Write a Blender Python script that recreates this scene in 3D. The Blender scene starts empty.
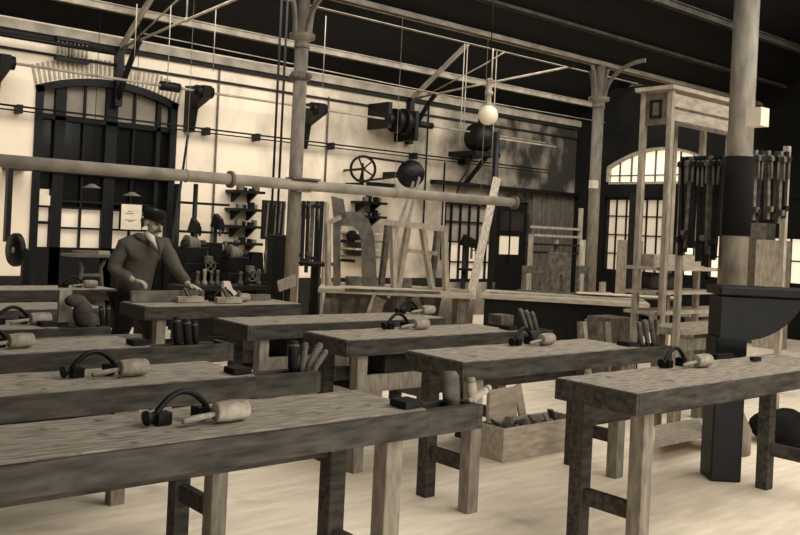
import bpy, bmesh, math, random
from mathutils import Vector, Matrix
random.seed(7)
SC = bpy.context.scene
COL = SC.collection
V = Vector
# ------------------------------------------------------------------ camera model
ROLL = math.radians(2.7); FPX = 900.0; HOR = -38.0; EYE = 1.55
TH = math.radians(49.4)
FWD = V((math.cos(TH), math.sin(TH), 0)); RGT = V((math.sin(TH), -math.cos(TH), 0)); UP = V((0, 0, 1))
cR, sR = math.cos(ROLL), math.sin(ROLL)

def at(x, y, X=None, Y=None, z=None, D=None):
    """world point seen at photo position x, y on the plane X=, Y=, z= or at distance D"""
    dx, dy = x - 400, y - 267.5
    u = dx * cR + dy * sR; v = -dx * sR + dy * cR
    a = FWD + RGT * (u / FPX) + UP * (-(v - HOR) / FPX)
    if X is not None: t = X / a.x
    elif Y is not None: t = Y / a.y
    elif z is not None: t = (z - EYE) / a.z
    else: t = D
    p = a * t
    return V((p.x, p.y, p.z + EYE))

cam_d = bpy.data.cameras.new('camera'); cam = bpy.data.objects.new('camera', cam_d); COL.objects.link(cam)
cx = RGT * cR + UP * sR; cy = -RGT * sR + UP * cR; cz = -FWD
M = Matrix((cx, cy, cz)).transposed().to_4x4(); M.translation = V((0, 0, EYE)); cam.matrix_world = M
cam_d.sensor_fit = 'HORIZONTAL'; cam_d.sensor_width = 36; cam_d.lens = FPX / 800 * 36
cam_d.shift_x = -1.8 / 800; cam_d.shift_y = -38 / 800
cam_d.clip_start = .05; cam_d.clip_end = 200
SC.camera = cam

# ------------------------------------------------------------------ materials
def lin(c): return c / 12.92 if c < .04045 else ((c + .055) / 1.055) ** 2.4
def sep(v, k=1.0):
    return (lin(min(1, v)), lin(min(1, v * (1 - .075 * k))), lin(min(1, v * (1 - .185 * k))), 1)
MATS = {}
def mat(name, v, v2=None, rough=.7, scale=6, stretch=(1, 1, 1), metal=0, bump=0.0, detail=6, spots=None):
    if name in MATS: return MATS[name]
    m = bpy.data.materials.new(name); m.use_nodes = True; MATS[name] = m
    nt = m.node_tree; N = nt.nodes; L = nt.links; b = N['Principled BSDF']
    b.inputs['Roughness'].default_value = rough; b.inputs['Specular IOR Level'].default_value = .5 if rough < .3 else .18; b.inputs['Metallic'].default_value = metal
    v2 = v * .75 if v2 is None else v2
    tc = N.new('ShaderNodeTexCoord'); mp = N.new('ShaderNodeMapping'); no = N.new('ShaderNodeTexNoise')
    mp.inputs['Scale'].default_value = stretch; no.inputs['Scale'].default_value = scale; no.inputs['Detail'].default_value = detail
    L.new(tc.outputs['Object'], mp.inputs['Vector']); L.new(mp.outputs['Vector'], no.inputs['Vector'])
    r = N.new('ShaderNodeValToRGB'); r.color_ramp.elements[0].position = .33; r.color_ramp.elements[1].position = .67
    r.color_ramp.elements[0].color = sep(v2); r.color_ramp.elements[1].color = sep(v)
    L.new(no.outputs['Fac'], r.inputs['Fac']); out = r.outputs['Color']
    if spots:
        n2 = N.new('ShaderNodeTexNoise'); n2.inputs['Scale'].default_value = spots[0]; n2.inputs['Detail'].default_value = 8
        L.new(tc.outputs['Object'], n2.inputs['Vector'])
        r2 = N.new('ShaderNodeValToRGB'); r2.color_ramp.elements[0].position = spots[1]; r2.color_ramp.elements[1].position = spots[2]
        L.new(n2.outputs['Fac'], r2.inputs['Fac'])
        mx = N.new('ShaderNodeMix'); mx.data_type = 'RGBA'; mx.inputs[7].default_value = sep(spots[3])
        L.new(r2.outputs['Color'], mx.inputs[0]); L.new(out, mx.inputs[6]); out = mx.outputs[2]
    L.new(out, b.inputs['Base Color'])
    if bump:
        bp = N.new('ShaderNodeBump'); bp.inputs['Strength'].default_value = bump; bp.inputs['Distance'].default_value = .01
        L.new(no.outputs['Fac'], bp.inputs['Height']); L.new(bp.outputs['Normal'], b.inputs['Normal'])
    return m
def emis(name, v, s, scale=3, k=1.0):
    if name in MATS: return MATS[name]
    m = mat(name, v, v * .93, rough=.3, scale=scale); b = m.node_tree.nodes['Principled BSDF']
    b.inputs['Emission Color'].default_value = sep(v, k); b.inputs['Emission Strength'].default_value = s
    return m

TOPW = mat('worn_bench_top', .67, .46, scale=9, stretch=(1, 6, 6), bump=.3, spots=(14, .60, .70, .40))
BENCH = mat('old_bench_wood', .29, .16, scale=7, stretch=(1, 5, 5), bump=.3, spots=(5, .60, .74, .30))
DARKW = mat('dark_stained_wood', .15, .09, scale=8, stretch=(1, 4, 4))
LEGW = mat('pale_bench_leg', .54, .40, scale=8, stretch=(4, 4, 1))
PALE = mat('pale_deal_wood', .70, .54, scale=8, stretch=(4, 4, 1))
PALEX = mat('pale_plank_wood', .74, .60, scale=8, stretch=(1, 4, 4))
MALW = mat('turned_beech', .68, .48, scale=14)
HANW = mat('handled_tool_wood', .46, .30, scale=12)
IRON = mat('black_iron', .085, .05, rough=.45, scale=12)
GIRON = mat('grey_cast_iron', .45, .33, rough=.5, scale=10)
STEEL = mat('painted_steel', .66, .50, rough=.5, scale=5)
COLM = mat('column_paint', .56, .44, rough=.45, scale=5, stretch=(3, 3, 1))
PIPEM = mat('pipe_paint', .64, .52, rough=.4, scale=6)
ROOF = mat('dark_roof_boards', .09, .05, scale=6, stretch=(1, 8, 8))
DOORP = mat('dark_door_paint', .08, .05, rough=.5, scale=8)
CLOTH = mat('grey_jacket_cloth', .38, .30, rough=.95, scale=90, bump=.4)
TROU = mat('dark_trouser_cloth', .13, .09, rough=.95, scale=40)
SKIN = mat('skin', .70, .60, rough=.6, scale=15)
SHIRT = mat('white_shirt', .86, .80, rough=.9, scale=20)
CAPM = mat('dark_cap_felt', .10, .07, rough=.95, scale=40)
HAIR = mat('grey_hair', .30, .20, rough=.9, scale=60)
DULL = mat('dull_glass', .58, .46, rough=.7, scale=2)
DARKG = mat('dark_glass', .08, .045, rough=.15, scale=2)
PAPER = mat('paper_sheet', .90, .82, rough=.8, scale=6)
INK = mat('ink', .42, .35, rough=.8)
CLAY = mat('sack_cloth', .34, .24, rough=.95, scale=12, bump=.6)
PANE = emis('daylit_frosted_pane', .86, .30)
BRIGHT = emis('daylit_clear_pane', .95, .9)
GLOBE = mat('opal_globe', .95, .93, rough=.2)

# ------------------------------------------------------------------ mesh builder
OFF = {}
class MB:
    def __init__(s): s.bm = bmesh.new(); s.sm = False
    def hexa(s, pts):
        vs = [s.bm.verts.new(p) for p in pts]
        for f in ((3, 2, 1, 0), (4, 5, 6, 7), (0, 1, 5, 4), (1, 2, 6, 5), (2, 3, 7, 6), (3, 0, 4, 7)): s.bm.faces.new([vs[i] for i in f])
        return s
    def b(s, x0, x1, y0, y1, z0, z1):
        return s.hexa([V(p) for p in ((x0, y0, z0), (x1, y0, z0), (x1, y1, z0), (x0, y1, z0), (x0, y0, z1), (x1, y0, z1), (x1, y1, z1), (x0, y1, z1))])
    def bar(s, p, q, w, h=None, side=None):
        p = V(p); q = V(q); h = w if h is None else h; d = (q - p).normalized()
        a = V(side).normalized() if side is not None else (d.cross(V((0, 0, 1))) if abs(d.z) < .95 else V((1, 0, 0)))
        a = (a - d * a.dot(d)).normalized(); n = d.cross(a).normalized()
        o = [(-w / 2, -h / 2), (w / 2, -h / 2), (w / 2, h / 2), (-w / 2, h / 2)]
        return s.hexa([p + a * i + n * j for i, j in o] + [q + a * i + n * j for i, j in o])
    def path(s, pts, r, n=10, cap=True):
        pts = [V(p) for p in pts]; R = r if isinstance(r, (list, tuple)) else [r] * len(pts); rings = []; ref = None
        for i, p in enumerate(pts):
            d = (pts[min(i + 1, len(pts) - 1)] - pts[max(i - 1, 0)]).normalized()
            if ref is None: ref = d.orthogonal().normalized()
            a = (ref - d * ref.dot(d)).normalized(); ref = a; c = d.cross(a)
            rings.append([s.bm.verts.new(p + (a * math.cos(2 * math.pi * k / n) + c * math.sin(2 * math.pi * k / n)) * R[i]) for k in range(n)])
        for A, B in zip(rings, rings[1:]):
            for k in range(n):
                f = s.bm.faces.new((A[k], A[(k + 1) % n], B[(k + 1) % n], B[k])); f.smooth = True
        if cap:
            s.bm.faces.new(rings[0][::-1]); s.bm.faces.new(rings[-1])
        return s
    def cyl(s, p, q, r, n=14): return s.path([p, q], r, n)
    def lathe(s, o, prof, axis=(0, 0, 1), n=18):
        o = V(o); ax = V(axis).normalized(); a = ax.orthogonal().normalized(); c = ax.cross(a); rings = []
        for r, h in prof:
            r = max(r, .0008)
            rings.append([s.bm.verts.new(o + ax * h + (a * math.cos(2 * math.pi * k / n) + c * math.sin(2 * math.pi * k / n)) * r) for k in range(n)])
        for A, B in zip(rings, rings[1:]):
            for k in range(n):
                f = s.bm.faces.new((A[k], A[(k + 1) % n], B[(k + 1) % n], B[k])); f.smooth = True
        s.bm.faces.new(rings[0][::-1]); s.bm.faces.new(rings[-1])
        return s
    def prism(s, pts, vec):
        pts = [V(p) for p in pts]; vec = V(vec); A = [s.bm.verts.new(p) for p in pts]; B = [s.bm.verts.new(p + vec) for p in pts]; n = len(A)
        s.bm.faces.new(A[::-1]); s.bm.faces.new(B)
        for k in range(n): s.bm.faces.new((A[k], A[(k + 1) % n], B[(k + 1) % n], B[k]))
        return s
    def ring(s, c, axis, R, r, n=24, m=8, a0=0, a1=2 * math.pi):
        c = V(c); ax = V(axis).normalized(); a = ax.orthogonal().normalized(); e = ax.cross(a)
        full = abs(a1 - a0 - 2 * math.pi) < 1e-4; k = n if full else n + 1
        pts = [c + (a * math.cos(a0 + (a1 - a0) * i / n) + e * math.sin(a0 + (a1 - a0) * i / n)) * R for i in range(k)]
        return s.path(pts + ([pts[0]] if full else []), r, m, cap=not full)
    def ball(s, c, r, sc=(1, 1, 1), seg=14):
        g = bmesh.ops.create_uvsphere(s.bm, u_segments=seg, v_segments=seg // 2 + 2, radius=r)
        for v in g['verts']: v.co = V((v.co.x * sc[0], v.co.y * sc[1], v.co.z * sc[2])) + V(c)
        for v in g['verts']:
            for f in v.link_faces: f.smooth = True
        return s
    def build(s, name, m, parent=None, bev=0):
        bmesh.ops.recalc_face_normals(s.bm, faces=s.bm.faces[:])
        if parent is None:
            xs = [v.co for v in s.bm.verts]
            o0 = V(((min(c.x for c in xs) + max(c.x for c in xs)) / 2, (min(c.y for c in xs) + max(c.y for c in xs)) / 2, min(c.z for c in xs)))
        else: o0 = OFF[parent.name]
        for v in s.bm.verts: v.co -= o0
        me = bpy.data.meshes.new(name); s.bm.to_mesh(me); s.bm.free(); me.materials.append(m)
        o = bpy.data.objects.new(name, me); COL.objects.link(o); OFF[o.name] = o0
        if parent is None: o.location = o0
        else: o.parent = parent
        if bev:
            md = o.modifiers.new('bevel', 'BEVEL'); md.width = bev; md.segments = 2; md.limit_method = 'ANGLE'
        return o
def tag(o, label=None, cat=None, group=None, kind=None):
    if label: o['label'] = label
    if cat: o['category'] = cat
    if group: o['group'] = group
    if kind: o['kind'] = kind
    return o
def empty(name, loc, label, cat, group=None):
    o = bpy.data.objects.new(name, None); COL.objects.link(o); o.location = loc; OFF[o.name] = V(loc); o.empty_display_size = .1
    return tag(o, label, cat, group)
def struct(o): o['kind'] = 'structure'; return o
def copy_thing(r, loc, rot, label, group=None):
    c = r.copy(); COL.objects.link(c); c.location = loc; c.rotation_euler = rot; c['label'] = label
    if group: c['group'] = group
    for ch in list(r.children):
        d = ch.copy(); COL.objects.link(d); d.parent = c
        for g in ch.children:
            e = g.copy(); COL.objects.link(e); e.parent = d
    return c

YW = 12.0; XE = 15.0
# ------------------------------------------------------------------ setting
FLOORM = mat('pale_dusty_floor_boards', .97, .88, rough=.9, scale=3, stretch=(1, 5, 1), spots=(2.5, .60, .75, .78))
struct(MB().b(-6, 22, -6, 20, -.1, 0).build('floor', FLOORM))

# back wall with door opening and window opening
def plaster():
    m = mat('stained_lime_plaster', .93, .87, rough=.95, scale=1.2, bump=.15)
    nt = m.node_tree; N = nt.nodes; L = nt.links; b = N['Principled BSDF']; base = b.inputs['Base Color'].links[0].from_socket
    tc = N.new('ShaderNodeTexCoord'); mp = N.new('ShaderNodeMapping'); mp.inputs['Scale'].default_value = (1.8, 1, 1.3)
    n = N.new('ShaderNodeTexNoise'); n.inputs['Scale'].default_value = 1.3; n.inputs['Detail'].default_value = 9
    L.new(tc.outputs['Object'], mp.inputs['Vector']); L.new(mp.outputs['Vector'], n.inputs['Vector'])
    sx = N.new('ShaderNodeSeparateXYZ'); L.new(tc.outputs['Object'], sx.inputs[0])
    # mottling gets darker towards the far corner
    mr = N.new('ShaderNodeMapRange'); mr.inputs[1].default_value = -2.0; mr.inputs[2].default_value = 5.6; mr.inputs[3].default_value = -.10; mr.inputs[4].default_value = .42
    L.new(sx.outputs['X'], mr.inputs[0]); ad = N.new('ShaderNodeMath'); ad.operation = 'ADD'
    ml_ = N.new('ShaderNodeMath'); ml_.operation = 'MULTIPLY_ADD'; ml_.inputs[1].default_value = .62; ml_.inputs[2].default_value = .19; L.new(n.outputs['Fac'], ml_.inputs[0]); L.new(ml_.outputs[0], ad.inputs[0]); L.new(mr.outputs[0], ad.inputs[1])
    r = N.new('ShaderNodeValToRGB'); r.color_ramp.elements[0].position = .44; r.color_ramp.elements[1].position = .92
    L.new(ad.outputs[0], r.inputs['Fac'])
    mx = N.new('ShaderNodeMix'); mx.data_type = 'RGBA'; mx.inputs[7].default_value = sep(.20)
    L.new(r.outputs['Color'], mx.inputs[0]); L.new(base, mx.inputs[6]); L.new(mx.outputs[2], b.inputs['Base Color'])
    return m
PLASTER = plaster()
DX0, DX1, DZS, DZT = 3.93, 5.92, 3.20, 3.40
def archpts(x0, x1, zs, zt, n=12):
    return [(x0 + (x1 - x0) * i / n, zs + (zt - zs) * (1 - (2 * i / n - 1) ** 2)) for i in range(n + 1)]
wp = [(1.5, 0), (DX0, 0)] + archpts(DX0, DX1, DZS, DZT) + [(DX1, 0), (11.3, 0), (11.3, 2.12), (12.72, 2.12), (12.72, 2.2), (13.6, 2.2), (13.6, 0), (XE, 0), (XE, 4.02), (1.5, 4.02)]
# split into simple pieces so that the polygon fills cleanly
w = MB()
def piece(pts): w.prism([(x, YW, z) for x, z in pts], (0, .35, 0))
piece([(1.5, 0), (DX0, 0), (DX0, 4.02), (1.5, 4.02)])
ap = archpts(DX0, DX1, DZS, DZT)
for (a, b_) in zip(ap, ap[1:]): piece([a, b_, (b_[0], 4.02), (a[0], 4.02)])
piece([(DX1, 0), (11.3, 0), (11.3, 4.02), (DX1, 4.02)])
piece([(11.3, 2.12), (12.72, 2.12), (12.72, 4.02), (11.3, 4.02)]); piece([(11.3, 0), (12.72, 0), (12.72, .62), (11.3, .62)])
piece([(12.72, 2.2), (13.6, 2.2), (13.6, 4.02), (12.72, 4.02)]); piece([(13.6, 0), (XE, 0), (XE, 4.02), (13.6, 4.02)])
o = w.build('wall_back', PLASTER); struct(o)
bmw = bmesh.new(); bmw.from_mesh(o.data); bmesh.ops.remove_doubles(bmw, verts=bmw.verts, dist=.001); bmw.to_mesh(o.data); bmw.free()

# end wall (right) dark, with arched window and lower windows
EW = mat('dark_end_wall', .10, .06, rough=.95, scale=2)
w = MB()
def pe(y0, y1, z0, z1): w.b(XE, XE + .3, y0, y1, z0, z1)
# arched window between Y 8.6 and 11.25 ; lower window row z 1.30..2.35
AY0, AY1, AZ0, AZS, AZT = 8.75, 11.22, 2.66, 3.02, 3.38
pe(-4, AY0, 2.40, 4.6); pe(AY1, YW + .3, 0, 4.6); pe(AY0, AY1, 2.40, AZ0)
aa = archpts(AY0, AY1, AZS, AZT)
for (a, b_) in zip(aa, aa[1:]): w.prism([(XE, a[0], a[1]), (XE, b_[0], b_[1]), (XE, b_[0], 4.6), (XE, a[0], 4.6)], (.3, 0, 0))
pe(-4, AY1, 0, .9)
for y0, y1 in ((9.62, 9.80), (8.9, 9.0), (6.9, 7.05), (-4, 6.3)): pe(y0, y1, .9, 2.40)
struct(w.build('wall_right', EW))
def window(name, X, y0, y1, z0, z1, ny, nz, glass, arch=None, fr=.05):
    pts = [(X + .12, y0, z0), (X + .12, y1, z0)]
    top = [(X + .12, a, b_) for a, b_ in archpts(y0, y1, z1, arch or z1, 12)][::-1] if arch else [(X + .12, y1, z1), (X + .12, y0, z1)]
    r = bpy.data.objects.new(name, None); COL.objects.link(r); r.location = (X, (y0 + y1) / 2, z0); OFF[r.name] = r.location.copy(); struct(r)
    MB().prism(pts + top, (.015, 0, 0)).build('pane', glass, r)
    f = MB(); x0, x1 = X + .02, X + .14
    f.b(x0, x1, y0, y0 + fr, z0, z1); f.b(x0, x1, y1 - fr, y1, z0, z1); f.b(x0, x1, y0, y1, z0, z0 + fr)
    if arch:
        a = [(X + .08, p, q - .03) for p, q in archpts(y0, y1, z1, arch)]; 
        for p, q in zip(a, a[1:]): f.bar(p, q, .12, .06, side=(1, 0, 0))
    else: f.b(x0, x1, y0, y1, z1 - fr, z1)
    f.build('window_frame', PALE if arch else DOORP, r)
    g = MB()
    for i in range(1, ny):
        y = y0 + (y1 - y0) * i / ny; t = (2 * i / ny - 1); zt = z1 + ((arch - z1) * (1 - t * t) if arch else 0)
        g.b(X + .08, X + .115, y - .012, y + .012, z0, zt)
    for j in range(1, nz):
        z = z0 + (z1 - z0) * j / nz; g.b(X + .08, X + .115, y0, y1, z - .012, z + .012)
    g.build('glazing_bar', GIRON if arch else DOORP, r)
window('window_1', XE, AY0, AY1, AZ0, AZS, 9, 2, BRIGHT, arch=AZT, fr=.05)
window('window_2', XE, 9.80, AY1, .9, 2.40, 6, 4, PANE)
window('window_3', XE, 9.0, 9.62, .9, 1.75, 3, 2, BRIGHT)
struct(MB().b(XE + .05, XE + .1, 9.0, 9.62, 1.75, 2.4).build('trim_1', DOORP))
window('window_4', XE, 7.05, 8.9, .9, 1.75, 6, 2, BRIGHT)
struct(MB().b(XE + .05, XE + .1, 7.05, 8.9, 1.75, 2.4).build('trim_2', DOORP))
window('window_5', XE, 6.3, 6.9, .9, 1.75, 2, 2, BRIGHT)
struct(MB().b(XE + .05, XE + .1, 6.3, 6.9, 1.75, 2.4).build('trim_3', DOORP))

# window_6 with bars in the back wall: lower panes daylit, upper dull
def bwin(name, x0, x1, z0, z1, rows, cols, litrows, bright=PANE):
    r = bpy.data.objects.new(name, None); COL.objects.link(r); r.location = ((x0 + x1) / 2, YW, z0); OFF[r.name] = r.location.copy(); struct(r)
    f = MB(); f.b(x0, x0 + .06, YW + .02, YW + .14, z0, z1); f.b(x1 - .06, x1, YW + .02, YW + .14, z0, z1); f.b(x0, x1, YW + .02, YW + .14, z1 - .06, z1); f.b(x0, x1, YW + .02, YW + .14, z0, z0 + .06)
    f.build('window_frame', DOORP, r)
    g = MB(); h = (z1 - z0) / rows
    for i in range(1, cols): x = x0 + (x1 - x0) * i / cols; g.b(x - .014, x + .014, YW + .05, YW + .09, z0, z1)
    for j in range(1, rows): g.b(x0, x1, YW + .05, YW + .09, z0 + j * h - .014, z0 + j * h + .014)
    g.build('glazing_bar', DOORP, r)
    for j in range(rows):
        MB().b(x0, x1, YW + .10, YW + .115, z0 + j * h, z0 + (j + 1) * h).build('pane', bright if j in litrows else DULL, r)
bwin('window_6', 11.3, 12.72, .62, 2.12, 4, 6, (0, 1))
# far door (dark) with one pale pane
r = bpy.data.objects.new('door_2', None); COL.objects.link(r); r.location = (13.16, YW, 0); OFF[r.name] = r.location.copy(); struct(r)
MB().b(12.72, 13.6, YW + .05, YW + .1, 0, 2.2).build('door_panel', DOORP, r)
MB().b(12.84, 13.38, YW + .035, YW + .05, 1.16, 1.52).build('pane', PANE, r)
MB().b(13.09, 13.12, YW + .02, YW + .035, 1.0, 2.0).b(12.8, 13.5, YW + .02, YW + .035, 1.52, 1.56).build('glazing_bar', DOORP, r)
MB().b(12.80, 13.5, YW + .035, YW + .05, 1.62, 2.0).build('pane', DARKG, r)

# main arched door
r = bpy.data.objects.new('door_1', None); COL.objects.link(r); r.location = ((DX0 + DX1) / 2, YW, 0); OFF[r.name] = r.location.copy(); struct(r)
f = MB(); y0, y1 = YW - .03, YW + .12
f.b(DX0, DX0 + .10, y0, y1, 0, DZS); f.b(DX1 - .10, DX1, y0, y1, 0, DZS)
apd = [(p, (y0 + y1) / 2, q - .05) for p, q in archpts(DX0, DX1, DZS, DZT)]
for p, q in zip(apd, apd[1:]): f.bar(p, q, .15, .10, side=(0, 1, 0))
f.b(DX0, DX1, y0, y1 - .02, 2.08, 2.16)
f.build('door_frame', DOORP, r)
s = MB()
for x, wd in ((4.27, .14), (4.97, .16), (5.66, .06)): s.b(x - wd / 2, x + wd / 2, YW + .01, YW + .10, 0, 3.3)
s.b(DX0, DX1, YW + .01, YW + .10, 0, 1.10); s.b(DX0, DX1, YW + .01, YW + .10, 2.78, 2.84)
s.build('door_leaf', DOORP, r)
g = MB()
for x in (4.60, 5.30): g.b(x - .014, x + .014, YW + .03, YW + .07, 1.10, 3.3)
for x0_, x1_ in ((4.34, 4.89), (5.05, 5.63)):
    for z in (1.36, 1.63, 1.72): g.b(x0_, x1_, YW + .02, YW + .07, z - .014, z + .014)
g.b(4.02, 4.2, YW + .03, YW + .07, 1.40, 1.44); g.b(4.02, 4.2, YW + .03, YW + .07, 1.62, 1.66)
g.build('glazing_bar', DOORP, r)
for x0_, x1_, z1_ in ((4.34, 4.89, 1.62), (5.05, 5.63, 1.62), (5.69, 5.82, 1.62), (4.03, 4.19, 1.86)):
    MB().b(x0_, x1_, YW + .08, YW + .09, 1.10, z1_).build('pane', PANE, r)
MB().b(DX0 + .1, DX1 - .1, YW + .085, YW + .095, 1.6, 2.79).build('pane', DARKG, r)
MB().prism([(p, YW + .09, q - .02) for p, q in archpts(DX0 + .05, DX1 - .05, DZS - .02, DZT - .02)] + [(DX1 - .05, YW + .09, 2.8), (DX0 + .05, YW + .09, 2.8)], (0, .01, 0)).build('pane', DULL, r)

# brick arch over the door, and the wall plate with dark strips below it
br = MB()
BRK = mat('worn_arch_brick', .66, .54, rough=.95, scale=8)
n = 34
for i in range(n):
    t = i / (n - 1); x = DX0 - .0 + (DX1 - DX0) * t; z = DZS + (DZT - DZS) * (1 - (2 * t - 1) ** 2)
    if i in (17, 18): continue
    lean = (t - .5) * .5; h = .24
    br.bar((x, YW - .004, z + .015), (x + lean * h, YW - .004, z + .02 + h), .034, .02, side=(1, 0, 0))
struct(br.build('trim_4', BRK))
struct(MB().b(1.5, XE, YW - .10, YW, 3.86, 3.98).build('trim_5', STEEL))
struct(MB().b(1.5, XE, YW - .06, YW, 3.80, 3.86).b(1.5, XE, YW - .04, YW, 3.60, 3.63).build('trim_6', DARKW))
struct(MB().b(1.5, DX0, YW - .02, YW, 0, .72).b(DX1, 11.3, YW - .02, YW, 0, .70).build('trim_14', DARKW))
# plank boarding between far door and corner
PB = mat('grey_boarding', .40, .28, scale=6, stretch=(6, 6, 1))
w = MB()
for i in range(9): w.b(13.68 + i * .145, 13.68 + i * .145 + .135, YW - .03, YW, .3, 2.4)
struct(w.build('wall_boarding', PB))
struct(MB().b(10.9, XE, YW - .16, YW, 2.40, 2.47).build('trim_7', DOORP))

# roof : saw-tooth bays (solid slope towards wall, glazed slope behind each valley)
w = MB()
def slope(y0, z0, y1, z1): w.prism([(0, y0, z0), (0, y1, z1), (0, y1, z1 + .06), (0, y0, z0 + .06)], (XE + .3, 0, 0))
for yv in (8.0, 4.0, 0.0, -4.0):
    slope(yv + 4.2, 3.96, yv + 2.0, 5.24)
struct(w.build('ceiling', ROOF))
SKYG = mat('skylight_glass', .9, .85, rough=.1)
# purlins (light painted) under the roof, along X
def beam(y, z, h=.10, wd=.06, x0=1.0, x1=XE, m=STEEL, name='trim_8'):
    struct(MB().b(x0, x1, y - wd / 2, y + wd / 2, z, z + h * .15).b(x0, x1, y - wd / 6, y + wd / 6, z, z + h).b(x0, x1, y - wd / 2, y + wd / 2, z + h * .85, z + h).build(name, m))
beam(11.4, 4.20, .10, .08, name='trim_8')
beam(10.58, 4.64, .10, .08, name='trim_9')
beam(8.0, 4.02, .20, .14, name='trim_10')       # valley girder
DSTEEL = mat('dull_steel', .36, .24, rough=.6, scale=5)  # duller copy of the painted steel for the nearer purlins
beam(7.55, 4.30, .10, .10, name='trim_11', m=DSTEEL)
beam(6.75, 4.62, .10, .08, x0=4, name='trim_12', m=DSTEEL)
struct(MB().b(1, XE, 7.9, 8.3, 4.22, 4.26).build('trim_13', DARKW))

# trusses : strut, tie rod, hanger, wall bracket
def truss(X, n0, full=True):
    m = MB(); P0 = V((X, YW - .12, 3.86)); P1 = V((X, 10.58, 4.64)); 
    m.bar(P0, P1, .05, .07); struct(m.build('trim_%d' % n0, STEEL))
    m = MB(); m.path([(X, YW - .1, 3.84), (X, 10.4, 3.93), (X, 8.05, 4.05)], .018, 8); m.path([(X, YW - .2, 3.80), (X, 10.2, 4.25), (X, 9.0, 4.65)], .012, 8)
    m.path([(X, 10.0, 3.95), (X, 10.0, 4.9)], .012, 8); m.ball((X, 10.0, 3.95), .035)
    struct(m.build('trim_%d' % (n0 + 1), STEEL))
    m = MB(); m.bar((X, YW - .06, 3.05), (X, YW - .06, 3.86), .10, .12)
    a = [V((X, YW - .08 - .62 * math.sin(t), 3.86 - .62 * (1 - math.sin(math.pi / 2 - t)) * 0 - .72 * (1 - math.sin(t)) ** 1.3)) for t in [i * math.pi / 16 for i in range(9)]]
    m.path(a, .04, 8); struct(m.build('trim_%d' % (n0 + 2), IRON))
truss(10.3, 20); truss(5.0, 30); 
# longitudinal thin stay along the trusses
struct(MB().path([(5, 11.2, 3.95), (10.3, 11.2, 3.87), (14.9, 11.2, 3.9)], .008, 6).build('trim_40', STEEL))

# ------------------------------------------------------------------ columns
def column(X, Y, dia, label, ring_z=3.52, top=4.02, brackets=True):
    r = empty('iron_column', (X, Y, 0), label, 'column', 'iron columns')
    R = dia / 2
    MB().lathe((X, Y, 0), [(R * 1.9, 0), (R * 1.9, .18), (R * 1.35, .28), (R, .36), (R, .5)]).build('column_base', COLM, r)
    MB().cyl((X, Y, .5), (X, Y, ring_z), R, 24).build('shaft', COLM, r)
    MB().lathe((X, Y, ring_z), [(R * 1.2, -.10), (R * 1.1, -.06), (R * 1.1, -.02), (R * 1.9, 0), (R * 1.9, .05), (R, .07), (R * .9, top - ring_z)]).build('capital', COLM, r)
    if brackets:
        for d in (V((1, 0, 0)), V((0, 1, 0)), V((-1, 0, 0)), V((0, -1, 0))):
            m = MB(); L_ = .75 if d.y < 0 else (.24 if d.y else .22)
            pts = [V((X, Y, ring_z + .06)) + d * (R * 1.3 + (L_ - R * 1.3) * (1 - math.cos(t))) + V((0, 0, (top - ring_z - .06) * math.sin(t))) for t in [i * math.pi / 16 for i in range(9)]]
            for p, q in zip(pts, pts[1:]): m.bar(p, q, .03, .05)
            m.build('curved_bracket', COLM, r)
    return r
c1 = column(5.34, 8.0, .145, 'painted iron column nearest the man at his bench, belts and long pipe beside it')
m = MB(); m.lathe((5.34, 8, 3.12), [(.1, -.04), (.1, .04)]); 
for a in range(4): m.ball((5.34 + .11 * math.cos(a * 1.57 + .4), 8 + .11 * math.sin(a * 1.57 + .4), 3.12), .035)
m.build('collar', GIRON, c1)
c2 = column(10.45, 8.0, .16, 'slim iron column with bracketed capital left of the far arched window')
p3 = at(740, 150, Y=3.5)
c3 = column(p3.x, 3.5, .185, 'thick iron column at the right, switch box fixed to its shaft', brackets=False, ring_z=4.0, top=4.6)
sb = MB(); q = at(756, 118, D=6.35) ; sb.b(q.x - .045, q.x + .07, q.y - .06, q.y + .05, q.z - .06, q.z + .07); sb.build('switch_box', PAPER, c3)

# ------------------------------------------------------------------ long pipe, shafts, rods
YP = 7.86
pl = at(-30, 160, Y=YP); pe_ = at(515, 203, Y=YP); pz = 1.55 + .0527 * YP
r = empty('overhead_pipe', (5, YP, pz - .055), 'long pale pipe crossing the room in front of the first column', 'pipe')
MB().cyl((pl.x, YP, pz), (pe_.x, YP, pz), .056, 20).build('pipe_run', PIPEM, r)
for x in (at(230, 180, Y=YP).x, pe_.x - .02): MB().cyl((x - .012, YP, pz), (x + .02, YP, pz), .085, 20).build('flange', GIRON, r)
MB().b(5.18, 5.52, YP - .07, YP + .09, pz + .055, pz + .075).b(5.25, 5.43, YP - .03, YP + .08, pz - .07, pz - .055).build('column_bracket', GIRON, r)
for x in (4.0, 6.6, 8.0): MB().ring((x, YP, pz), (1, 0, 0), .06, .006, 20, 6).path([(x, YP, pz + .06), (x, YP, 4.02)], .003, 5).build('hanger_rod', STEEL, r)

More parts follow.
